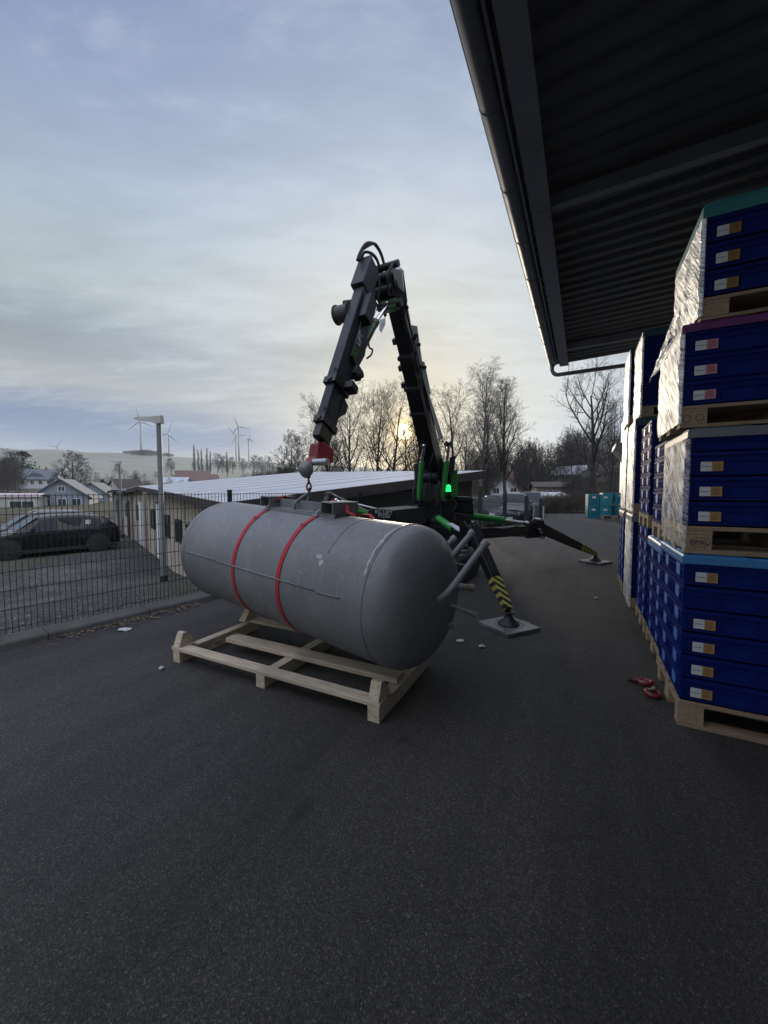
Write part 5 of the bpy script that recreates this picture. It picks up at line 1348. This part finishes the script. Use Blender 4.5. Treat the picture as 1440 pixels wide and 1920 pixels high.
# ------------------------------------------------------------------ houses
def house(name, label, cat, px, Yd, w, d, hw, hr, rz, wallm, roofm, gable_front=True, windows=(), base=None, over=.4, group=None, chimney=None, zoff=0.0):
    q = at(px, 900, Yd); z = (H(q.x, q.y) if base is None else base) + zoff
    t = thing(name, label, cat, (q.x, q.y, z), rz, group)
    mb = MB()
    if gable_front: mb.prism([(-w / 2, 0, -.5), (w / 2, 0, -.5), (w / 2, 0, hw), (0, 0, hw + hr), (-w / 2, 0, hw)], (0, d, 0))
    else: mb.prism([(-w / 2, 0, -.5), (-w / 2, 0, hw), (-w / 2, d / 2, hw + hr), (-w / 2, d, hw), (-w / 2, d, -.5)], (w, 0, 0))
    mb.build('wall', wallm, t, False)
    mb = MB(); th = .16
    if gable_front:
        for s_ in (-1, 1):
            e = over; k = hr / (w / 2)
            mb.prism([(0, -over, hw + hr + .02), (s_ * (w / 2 + e), -over, hw - k * e + .02), (s_ * (w / 2 + e), -over, hw - k * e + th + .02), (0, -over, hw + hr + th + .05)], (0, d + 2 * over, 0))
    else:
        k = hr / (d / 2); e = over
        mb.prism([(-w / 2 - e, d / 2, hw + hr + .02), (-w / 2 - e, -e, hw - k * e + .02), (-w / 2 - e, -e, hw - k * e + th + .02), (-w / 2 - e, d / 2, hw + hr + th + .05)], (w + 2 * e, 0, 0))
        mb.prism([(-w / 2 - e, d / 2, hw + hr + .02), (-w / 2 - e, d + e, hw - k * e + .02), (-w / 2 - e, d + e, hw - k * e + th + .02), (-w / 2 - e, d / 2, hw + hr + th + .05)], (w + 2 * e, 0, 0))
    ro = mb.build('roof', roofm, t, False)
    if chimney:
        mb = MB(); cxx, cyy = chimney; mb.box2((cxx - .3, cyy - .3, hw + hr * .5), (cxx + .3, cyy + .3, hw + hr + .9)); mb.build('chimney', M('brick_chimney', (.2, .1, .08), .9), ro, False)
    for (x, z0, ww, hh) in windows:
        mb = MB(); mb.box2((x - ww / 2, -.03, z0), (x + ww / 2, .02, z0 + hh)); wo_ = mb.build('window', win_m, t, False)
        mb = MB()
        for a, b in (((x - ww / 2 - .09, z0 - .09), (x - ww / 2, z0 + hh + .09)), ((x + ww / 2, z0 - .09), (x + ww / 2 + .09, z0 + hh + .09)), ((x - ww / 2, z0 + hh), (x + ww / 2, z0 + hh + .09)), ((x - ww / 2, z0 - .09), (x + ww / 2, z0)), ((x - .03, z0), (x + .03, z0 + hh))):
            mb.box2((a[0], -.06, a[1]), (b[0], .015, b[1]))
        mb.build('frame', white_bd, wo_, False)
    return t
wallw = M('white_render', (.5, .52, .56), .85, var=.08, vs=.6); wallg = M('blue_grey_render', (.20, .235, .28), .85, var=.08, vs=.6); wallc = M('pale_cream_render', (.38, .37, .34), .85, var=.1, vs=.6)
rslate = M('slate_roof', (.10, .115, .13), .8, var=.25, vs=1.5); rbrown = M('brown_roof', (.055, .042, .036), .85, var=.3, vs=1.5); rred = M('red_tile_roof', (.12, .075, .065), .85, var=.3, vs=1.2); rpink = M('frosted_pink_roof', (.42, .35, .36), .85, var=.15, vs=1)
house('gable_house', 'white house with steep brown gable roof behind the parked cars', 'house', 949, 70, 5.6, 9, 1.35, 3.1, R(-20), wallw, rbrown, windows=((-1.7, 1.05, 1.0, .9), (1.3, 1.05, 1.0, .9)), over=.9, base=.1, chimney=(.8, 5))
house('gable_house', 'blue grey gable house just above the parked cars on the left', 'house', 113, 62, 7.2, 9, 2.3, 2.7, R(28), wallg, rslate, windows=((-1.9, .9, 1.0, 1.0), (.1, .9, 1.0, 1.0), (2.0, .9, 1.0, 1.0), (.1, 3.2, .8, .7)), over=.55, base=-1.6)
v_ = house('villa', 'white villa with dark mansard roof among dark trees on the left', 'villa', 66, 150, 12.5, 9, 4.4, 3.8, R(18), wallw, rslate, gable_front=False, windows=((-4, 2.2, 1.2, 1.5), (-1, 2.2, 1.2, 1.5), (1.6, 2.2, 1.2, 1.5), (4.4, 2.2, 1.2, 1.5)), base=1.9, over=.5, chimney=(2, 4))
mb = MB(); mb.prism([(-2.6, .6, 5.0), (2.6, .6, 5.0), (1.6, .6, 6.3), (0, .6, 6.8), (-1.6, .6, 6.3)], (0, 3, 0)); mb.build('dormer', rslate, v_, False)
house('flat_garage', 'low white garage with pinkish frosted roof at the left edge', 'garage', 14, 55, 6.6, 5, 2.1, .35, R(30), wallc, rpink, gable_front=False, windows=((1.4, .2, 2.6, 1.3),), base=-1.4, over=.25)
house('gable_house', 'small dark roofed house left of the shed row', 'house', 170, 75, 6, 7, 1.9, 2.4, R(20), wallg, rslate, windows=((.5, .8, .9, .9),), base=-1.2)
house('gable_house', 'small pale gabled house peeking over the shed row roofs', 'house', 212, 88, 5, 7, 2.0, 2.8, R(-12), wallc, rbrown, windows=((0, 1.0, .9, .9),), base=-.6)
house('farmhouse', 'red tiled farmhouse in front of the poplars', 'farmhouse', 362, 210, 17, 9, 3.0, 5.0, R(25), wallc, rred, gable_front=False, windows=((-3, 1.2, 1.2, 1.2), (3, 1.2, 1.2, 1.2)), base=4.6)
house('barn', 'red roofed barn adjoining the farmhouse below the poplars', 'barn', 386, 200, 10, 8, 2.6, 3.6, R(15), wallc, rred, gable_front=False, base=3.9)
house('barn', 'grey frosted low barn left of the red farmhouse', 'barn', 322, 190, 13, 8, 2.0, 2.6, R(8), wallc, M('frosted_grey_roof', (.33, .36, .4), .9), gable_front=False, base=3.6)
house('carport', 'low carport with frosted pale roof right of the white gable house', 'carport', 1012, 33, 4.2, 5, 1.05, .25, R(-10), M('dark_wall', (.05, .05, .048), .9), snow, gable_front=False, base=0.0, over=.3)
house('bungalow', 'low brown bungalow at the wood edge above the hedge', 'bungalow', 1056, 44, 5.6, 5, 1.4, .5, R(-14), wallc, rbrown, gable_front=False, windows=((-1, .4, 1.2, .6),), base=.6)
house('gable_house', 'small frosted roof house half hidden in the wood on the bank', 'house', 1060, 64, 5, 4, 2.2, 1.2, R(-60), M('grey_render', (.2, .2, .2), .9), snow, gable_front=False, base=2.2)

# ------------------------------------------------------------------ trees
def branch_mesh(seed, Ht, counts, trunk_frac=.25, spread=1.0, upright=.12, droop=0.0, tr=None, ratio=(.52, .55, .5, .45), ang=(38, 62), fine=.0055):
    rnd = random.Random(seed); V = []; Fc = []
    tr = tr or Ht * .017
    def tube(pts, rs, n):
        base = len(V); d = (pts[-1] - pts[0])
        d = d.normalized(); ref = Vector((0, 0, 1)) if abs(d.z) < .9 else Vector((1, 0, 0)); x = d.cross(ref).normalized(); y = d.cross(x)
        for p, r in zip(pts, rs):
            for k in range(n):
                a = 2 * math.pi * k / n; V.append(p + x * (r * math.cos(a)) + y * (r * math.sin(a)))
        for i in range(len(pts) - 1):
            for k in range(n): Fc.append((base + i * n + k, base + i * n + (k + 1) % n, base + (i + 1) * n + (k + 1) % n, base + (i + 1) * n + k))
    def grow(p, d, L, r, lv):
        n = (9, 6, 4, 3, 2)[lv]; pts = [p]; ds = [d]; wig = (.06, .14, .17, .15, .12)[lv]
        for i in range(n):
            d = Vector((d.x + rnd.uniform(-wig, wig), d.y + rnd.uniform(-wig, wig), d.z + rnd.uniform(-wig, wig) + (upright if lv < 3 else upright * .5 - droop))).normalized()
            p = p + d * (L / n); pts.append(p); ds.append(d)
        end = .35 if lv else .22
        rs = [max(fine, r * (1 - (1 - end) * i / n)) for i in range(n + 1)]
        if lv == 0: rs[0] *= 1.35
        tube(pts, rs, (8, 5, 4, 3, 3)[lv])
        if lv >= len(counts): return
        nc = counts[lv]; f0 = trunk_frac if lv == 0 else .22; az = rnd.uniform(0, 6.28)
        for k in range(nc):
            f = f0 + (1 - f0) * (k + rnd.random()) / nc; f = min(.999, f); i = int(f * n); q = pts[i].lerp(pts[i + 1], f * n - i); dd = ds[i + 1]
            az += 2.4 + rnd.uniform(-.5, .5); ref = Vector((0, 0, 1)) if abs(dd.z) < .9 else Vector((1, 0, 0)); x = dd.cross(ref).normalized(); y = dd.cross(x)
            an = R(rnd.uniform(*ang)) * (spread if lv == 0 else (1, .95, .8, .72, .7)[lv]) * (1.0 - .35 * f if lv == 0 else 1)
            nd = dd * math.cos(an) + (x * math.cos(az) + y * math.sin(az)) * math.sin(an)
            cl = L * ratio[lv] * rnd.uniform(.75, 1.15) * ((1.15 - .6 * f) if lv == 0 else (1.1 - .45 * f))
            grow(q, nd, cl, max(fine, min(rs[i] * .62, r * .6) * rnd.uniform(.7, 1)), lv + 1)
    grow(Vector((0, 0, -.3)), Vector((0, 0, 1)), Ht * .92, tr, 0)
    return V, Fc
TM = {}
def tree_mesh(key, barkm, **k):
    V, Fc = branch_mesh(**k); me = bpy.data.meshes.new('branches'); me.from_pydata([tuple(v) for v in V], [], Fc); me.materials.append(barkm)
    me.polygons.foreach_set('use_smooth', [True] * len(me.polygons)); TM[key] = (me, k['Ht'])
tree_mesh('oakA', bark, seed=1, Ht=12, counts=(13, 8, 7, 6), trunk_frac=.22, spread=1.0, upright=.10)
tree_mesh('oakB', bark, seed=7, Ht=12, counts=(12, 9, 7, 6), trunk_frac=.28, spread=.9, upright=.13)
tree_mesh('oakC', bark, seed=21, Ht=11, counts=(11, 8, 7, 6), trunk_frac=.18, spread=1.15, upright=.07)
tree_mesh('birchA', barkb, seed=4, Ht=14, counts=(20, 8, 6, 6), trunk_frac=.24, spread=.7, upright=.12, droop=.28, ratio=(.30, .55, .6, .6), tr=.17, fine=.005)
tree_mesh('birchB', bark, seed=9, Ht=13, counts=(20, 8, 7, 6), trunk_frac=.22, spread=.62, upright=.16, droop=.06, ratio=(.34, .5, .55, .5), tr=.17, fine=.005)
tree_mesh('bigA', bark, seed=33, Ht=12, counts=(10, 8, 7, 6), trunk_frac=.30, spread=.95, upright=.15, ratio=(.62, .5, .5, .45), tr=.32)
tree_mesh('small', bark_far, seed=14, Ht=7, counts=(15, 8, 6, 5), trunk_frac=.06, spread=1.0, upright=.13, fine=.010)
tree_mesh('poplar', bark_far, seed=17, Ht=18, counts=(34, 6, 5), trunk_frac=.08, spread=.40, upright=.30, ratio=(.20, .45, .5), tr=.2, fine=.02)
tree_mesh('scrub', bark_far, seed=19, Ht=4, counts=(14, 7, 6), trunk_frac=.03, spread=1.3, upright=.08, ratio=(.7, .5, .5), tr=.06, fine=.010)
def tree(key, label, px, Yd, pyt, rz, group='bare winter trees beyond the sheds', cat='tree', name='bare_tree', wide=1.0, zb=None):
    top = at(px, pyt, Yd); me, Ht = TM[key]; z = H(top.x, top.y) if zb is None else zb
    k = (top.z - z) / Ht
    o = bpy.data.objects.new(name, me); C.objects.link(o); o.location = (top.x, top.y, z); o.rotation_euler = (0, 0, rz); o.scale = (k * wide, k * wide, k)
    return tag(o, label, cat, group)
for a in (('oakB', 'broad bare tree just left of the hanging red jib head', 620, 40, 776, 0.3, 1.1), ('oakA', 'broad bare tree between the jib head and the low sun', 662, 38, 752, 1.3, 1.0), ('oakC', 'spreading bare tree right behind the glowing sun', 736, 37, 736, 2.2, 1.0), ('oakB', 'tall bare tree immediately left of the sun', 706, 41, 742, 4.0, .95),
          ('birchB', 'slim bare tree crossing the sun beside the main boom', 776, 39, 745, .4, 1.0), ('oakC', 'bare tree directly right of the main boom', 850, 38, 733, 3.6, 1.0), ('birchA', 'tallest white trunked birch with drooping twigs right of the crane', 899, 36, 688, 1.9, 1.0), ('oakA', 'dark bare tree with bent limbs below the tall birch', 915, 38, 760, 5.1, .95),
          ('birchB', 'second tall slender birch right of the drooping birch', 950, 37, 710, 2.5, 1.15), ('bigA', 'largest lone bare tree near the far pallet stack', 1118, 34, 716, 2.9, 1.0), ('oakB', 'thin bare tree half hidden behind the pallet stack edge', 1150, 38, 765, 1.1, .8),
          ('small', 'low bare tree at the left end of the tree line', 545, 52, 828, .5, 1.0), ('oakC', 'hazy bare tree left of the jib above the frosted roof', 580, 58, 808, 2.5, 1.1), ('small', 'small bare tree behind the knee of the jib', 640, 55, 838, 3.3, 1.2), ('oakA', 'bare tree filling the gap left of the main boom base', 762, 50, 800, 2.0, 1.1), ('small', 'small bare tree behind the main boom base', 812, 48, 830, 4.2, 1.2), ('oakC', 'small bare tree between birches and lone tree, left of the pair', 1005, 58, 838, 1.2, 1.1), ('small', 'small bare tree in the middle of the far wood edge', 1045, 60, 843, 2.0, 1.1), ('oakB', 'small bare tree just left of the largest lone tree', 1075, 55, 838, 5.2, 1.0), ('small', 'small bare tree right of the white gable house', 985, 50, 840, .7, 1.0),
          ('oakA', 'bare tree far behind the drooping birch, lower crown', 880, 56, 800, 1.0, 1.2)):
    tree(a[0], a[1], a[2], a[3], a[4], a[5], wide=a[6])
tree('small', 'round crowned bare tree beside the white villa on the left', 134, 92, 857, .9, 'bare trees in the village on the left', wide=1.5)
for px, Yd, pyt, lab in ((12, 120, 862, 'bare tree at the far left edge before the dark pines'), (26, 140, 852, 'bare tree left of the white villa'), (34, 118, 886, 'small bare tree at the left corner of the villa'), (101, 140, 889, 'bare bush like tree right of the villa front'), (222, 260, 872, 'lone tree on the frosted field behind the second lamp'), (258, 110, 897, 'low bare tree behind the shed row roofs'), (320, 330, 862, 'small bare tree on the field right of the tall lamp')):
    tree('small', lab, px, Yd, pyt, px * .7, 'bare trees in the village on the left', wide=1.15)
for i, (px, pyt) in enumerate(((363, 833), (372, 842), (378, 841), (387, 839), (393, 845), (425, 846))):
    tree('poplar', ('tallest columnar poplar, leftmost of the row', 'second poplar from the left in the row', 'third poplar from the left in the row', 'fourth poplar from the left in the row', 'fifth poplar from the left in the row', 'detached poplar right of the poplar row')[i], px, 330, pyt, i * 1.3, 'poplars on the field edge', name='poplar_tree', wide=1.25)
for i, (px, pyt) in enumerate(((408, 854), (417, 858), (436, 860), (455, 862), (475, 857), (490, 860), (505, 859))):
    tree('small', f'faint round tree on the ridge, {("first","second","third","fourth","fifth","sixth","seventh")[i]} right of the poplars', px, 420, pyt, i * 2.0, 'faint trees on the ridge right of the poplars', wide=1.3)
# conifers
def conifer(label, px, Yd, pyt, wide, seed, pine=False):
    rnd = random.Random(seed); top = at(px, pyt, Yd); z = H(top.x, top.y); Ht = top.z - z
    t = thing('conifer', label, 'conifer', (top.x, top.y, z))
    mb = MB(); mb.tube([(0, 0, -.3), (0, 0, Ht * .6), (0, 0, Ht * .97)], [Ht * .02, Ht * .012, .02], 7); mb.build('trunk', bark_far, t, False)
    mb = MB()
    for k in range(1500):
        f = rnd.random() ** .8
        if pine: f = .35 + .65 * f; rad = wide * math.sin(math.pi * min(1, (f - .3) / .72)) ** .6 * (1 if rnd.random() < .8 else 1.25)
        else: f = .05 + .95 * f; rad = wide * (1 - f) + .1
        a = rnd.uniform(0, 6.28); r = rad * math.sqrt(rnd.random()); c = Vector((r * math.cos(a), r * math.sin(a), Ht * f - r * .18)); s_ = Ht * .035 * rnd.uniform(.6, 1.4)
        if noise.noise(c * (1.6 / wide) + Vector((seed, 0, 0))) < -.12: continue
        u_ = Vector((rnd.uniform(-1, 1), rnd.uniform(-1, 1), rnd.uniform(-.5, .5))).normalized() * s_; w_ = Vector((rnd.uniform(-1, 1), rnd.uniform(-1, 1), rnd.uniform(-.6, .3))).normalized() * s_ * .6
        mb.quad(c - u_, c + w_, c + u_, c - w_)
    mb.build('crown', needles, t, False, fix=False); return t
conifer('dark spreading pine behind the white villa roof', 41, 165, 846, 5.0, 3, True)
conifer('dark pine at the left edge above the garage', 6, 150, 856, 5.5, 5, True)
conifer('small dark conifer between the two distant lamps', 193, 85, 899, 1.9, 8)
conifer('dark spruce below the largest lone bare tree', 1083, 47, 876, 2.6, 11)
# far wood and scrub as masses
def mass(name, label, spots, key='scrub', m=scrub, cat='wood'):
    me0, Ht = TM[key]; V0 = [v.co.copy() for v in me0.vertices]; F0 = [tuple(p.vertices) for p in me0.polygons]; V = []; Fc = []
    for (x, y, z, sc_, rz, wd) in spots:
        o = len(V); c_, s_ = math.cos(rz), math.sin(rz)
        V += [(x + (v.x * c_ - v.y * s_) * sc_ * wd, y + (v.x * s_ + v.y * c_) * sc_ * wd, z + v.z * sc_) for v in V0]; Fc += [tuple(i + o for i in f) for f in F0]
    me = bpy.data.meshes.new(name); me.from_pydata(V, [], Fc); me.materials.append(m); o = bpy.data.objects.new(name, me); C.objects.link(o)
    return tag(o, label, cat, None, 'stuff')
rnd = random.Random(2); sp = []
for k in range(70):
    px = rnd.uniform(1005, 1165); Yd = rnd.uniform(30, 46); q = at(px, 900, Yd); sp.append((q.x, q.y, H(q.x, q.y) - .1, rnd.uniform(.9, 1.9) / 4, rnd.uniform(0, 6.28), 1.1))
for k in range(120):
    px = rnd.uniform(880, 1175); Yd = rnd.uniform(62, 110) if not 895 < px < 1000 else rnd.uniform(82, 115); q = at(px, 900, Yd); hh = rnd.uniform(6, 10.5) * (Yd / 85); sp.append((q.x, q.y, H(q.x, q.y), hh / 4, rnd.uniform(0, 6.28), .55))
mass('wood', 'dense bare wood on the bank behind the far end of the yard', sp)
sp = []
for k in range(110):
    px = rnd.uniform(520, 890); Yd = rnd.uniform(55, 120); q = at(px, 900, Yd); hh = rnd.uniform(3, 5.5) * (Yd / 75); sp.append((q.x, q.y, H(q.x, q.y), hh / 4, rnd.uniform(0, 6.28), .7))
mass('wood', 'low dark thicket behind the frosted shed roof', sp)
sp = []
for k in range(60):
    px = rnd.uniform(430, 545); Yd = rnd.uniform(150, 230); q = at(px, 900, Yd); hh = rnd.uniform(6, 9) * (Yd / 190) * (.5 + .6 * (px - 430) / 115); sp.append((q.x, q.y, H(q.x, q.y), hh / 4, rnd.uniform(0, 6.28), .7))
mass('wood', 'misty brown thicket on the slope right of the poplars', sp)
sp = []
for k in range(80):
    px = rnd.uniform(-30, 105); Yd = rnd.uniform(100, 175) if px < 26 else rnd.uniform(162, 190); q = at(px, 900, Yd); hh = rnd.uniform(4, 8.5) * (1.15 - px / 190); sp.append((q.x, q.y, H(q.x, q.y), hh / 4, rnd.uniform(0, 6.28), .7))
mass('wood', 'dark tangled trees around the white villa on the left', sp)
sp = []
for k in range(70):
    q = Vector((rnd.uniform(9.3, 16), rnd.uniform(28.2, 30.5), 0)); sp.append((q.x, q.y, H(q.x, q.y) - .1, rnd.uniform(.8, 1.4) / 4, rnd.uniform(0, 6.28), 1.0))
mass('hedge', 'bare brown hedge along the far end of the asphalt yard', sp, m=M('hedge_twigs', (.05, .04, .03), .95), cat='hedge')
sp = []
for k in range(90):
    px = rnd.uniform(232, 325); Yd = 790 + rnd.uniform(-12, 12); q = at(px, 850, Yd); hh = 7 * (1 - abs(px - 275) / 60) + 3; sp.append((q.x, q.y, H(q.x, q.y) - 1, max(2, hh) / 4, rnd.uniform(0, 6.28), 1.6))
mass('copse', 'dark copse along the hill crest below the wind turbines', sp, m=needles, cat='copse')
sp = []
for k in range(40):
    px = rnd.uniform(150, 345); Yd = rnd.uniform(100, 260); q = at(px, 900, Yd); sp.append((q.x, q.y, H(q.x, q.y), rnd.uniform(1.5, 3.2) / 4 * Yd / 130, rnd.uniform(0, 6.28), 1.0))
mass('bushes', 'scattered bare bushes between the village roofs and the field', sp, cat='bushes')

# ------------------------------------------------------------------ wind turbines
turb_m = M('turbine_grey', (.16, .17, .185), .6, var=.03)
def turbine(label, px, pyh, Yd, rad, rot, yaw):
    hub = at(px, pyh, Yd); z = H(hub.x, hub.y) - 6
    t = thing('wind_turbine', label, 'wind turbine', (hub.x, hub.y, z), yaw, 'wind turbines on the ridge')
    hz = hub.z - z
    mb = MB(); mb.tube([(0, 0, 0), (0, 0, hz)], [2.6, 1.5], 12); mb.build('tower', turb_m, t, False, smooth=True)
    mb = MB(); mb.beam((0, -4, hz), (0, 5, hz), 3.2, 3.4); mb.build('nacelle', turb_m, t, False)
    mb = MB(); mb.ball((0, -5, hz), 2.0, 10); hubo = mb.build('hub', turb_m, t, False)
    for k in range(3):
        a = R(rot + 120 * k); d_ = Vector((math.sin(a), 0, math.cos(a)))
        mb = MB(); mb.beam(Vector((0, -5, hz)), Vector((0, -5, hz)) + d_ * rad * .25, 1.6, .8, (0, 1, 0), 2.6, .6); mb.beam(Vector((0, -5, hz)) + d_ * rad * .25, Vector((0, -5, hz)) + d_ * rad, 2.6, .6, (0, 1, 0), .5, .3); mb.build('blade', turb_m, hubo, False)
for a in (('tall wind turbine directly behind the tall lamp head', 263, 791, 950, 38, -10, .2), ('wind turbine just right of the tall lamp pole', 316, 814, 1000, 38, 17, .3), ('wind turbine at far left, only its rotor above the ridge', 108, 838, 1250, 30, 38, .1), ('tallest wind turbine of the right hand trio', 447, 801, 1000, 30, -22, .3), ('lower wind turbine overlapping the tallest one of the trio', 442, 818, 1150, 32, -38, .3), ('slim wind turbine at the right of the trio', 466, 824, 1150, 22, -8, 1.2)): turbine(*a)

# ------------------------------------------------------------------ small litter
rnd = random.Random(6); mb = MB()
for k in range(420):
    t = rnd.random() ** .7; q = K0 + (K1 - K0) * (.10 + .75 * t) - kn * abs(rnd.gauss(.03, .10)) ; s_ = rnd.uniform(.008, .025); a = rnd.uniform(0, 6.28); z_ = .004 + rnd.random() * .012
    u_ = Vector((math.cos(a), math.sin(a), rnd.uniform(-.3, .5))) * s_; w_ = Vector((-math.sin(a), math.cos(a), rnd.uniform(-.3, .5))) * s_ * .5; c = Vector((q.x, q.y, z_ + .008))
    mb.quad(c - u_, c - w_, c + u_, c + w_)
o = mb.build('leaf_litter', leafm, fix=False); tag(o, 'strip of dry leaves lying along the kerb foot', 'leaves', None, 'stuff')
def scrap(px, py, sz, label, seed, m=litter):
    mb = MB(); c = gr(px, py, .004); ring = []
    for k in range(12):
        a = 2 * math.pi * k / 12; r = sz * (1 + .5 * noise.noise((math.cos(a) * 2, math.sin(a) * 2, seed))); ring.append(c + Vector((r * math.cos(a) * 1.5, r * math.sin(a), .012 + .015 * noise.noise((a, seed, 0)))))
    mb.add([c + UZ * .03] + ring + [p_ - UZ * .008 for p_ in ring], [(0, 1 + k, 1 + (k + 1) % 12) for k in range(12)] + [(1 + k, 13 + k, 13 + (k + 1) % 12, 1 + (k + 1) % 12) for k in range(12)])
    tag(mb.build('litter_scrap', m), label, 'litter', 'white scraps on the asphalt')
scrap(863, 1203, .028, 'crumpled white scrap on the asphalt left of the near outrigger pad corner', 1.0); scrap(904, 1213, .026, 'flat white scrap on the asphalt below the near outrigger pad', 2.0)
scrap(234, 1181, .05, 'flat pale paper scrap on the asphalt by the kerb leaves', 3.0); scrap(303, 1254, .018, 'tiny white scrap on the asphalt left of the timber cradle', 4.0); scrap(1118, 1122, .02, 'tiny white scrap on the asphalt midway to the pallet stacks', 5.0)

# ------------------------------------------------------------------ misty winter air
hz = NT('misty_air'); hz.n.remove(hz.b)
pvol = hz.n.new('ShaderNodeVolumePrincipled'); pvol.inputs['Density'].default_value = .00017; pvol.inputs['Color'].default_value = (.72, .84, 1.0, 1); pvol.inputs['Anisotropy'].default_value = .2
hz.l.new(pvol.outputs[0], hz.out.inputs['Volume'])
mb = MB(); mb.box2((-1460, -1460, -6), (1460, 1460, 215)); tag(mb.build('haze', hz.mat), 'thin winter haze over the yard, village and hill', 'haze', None, 'stuff')
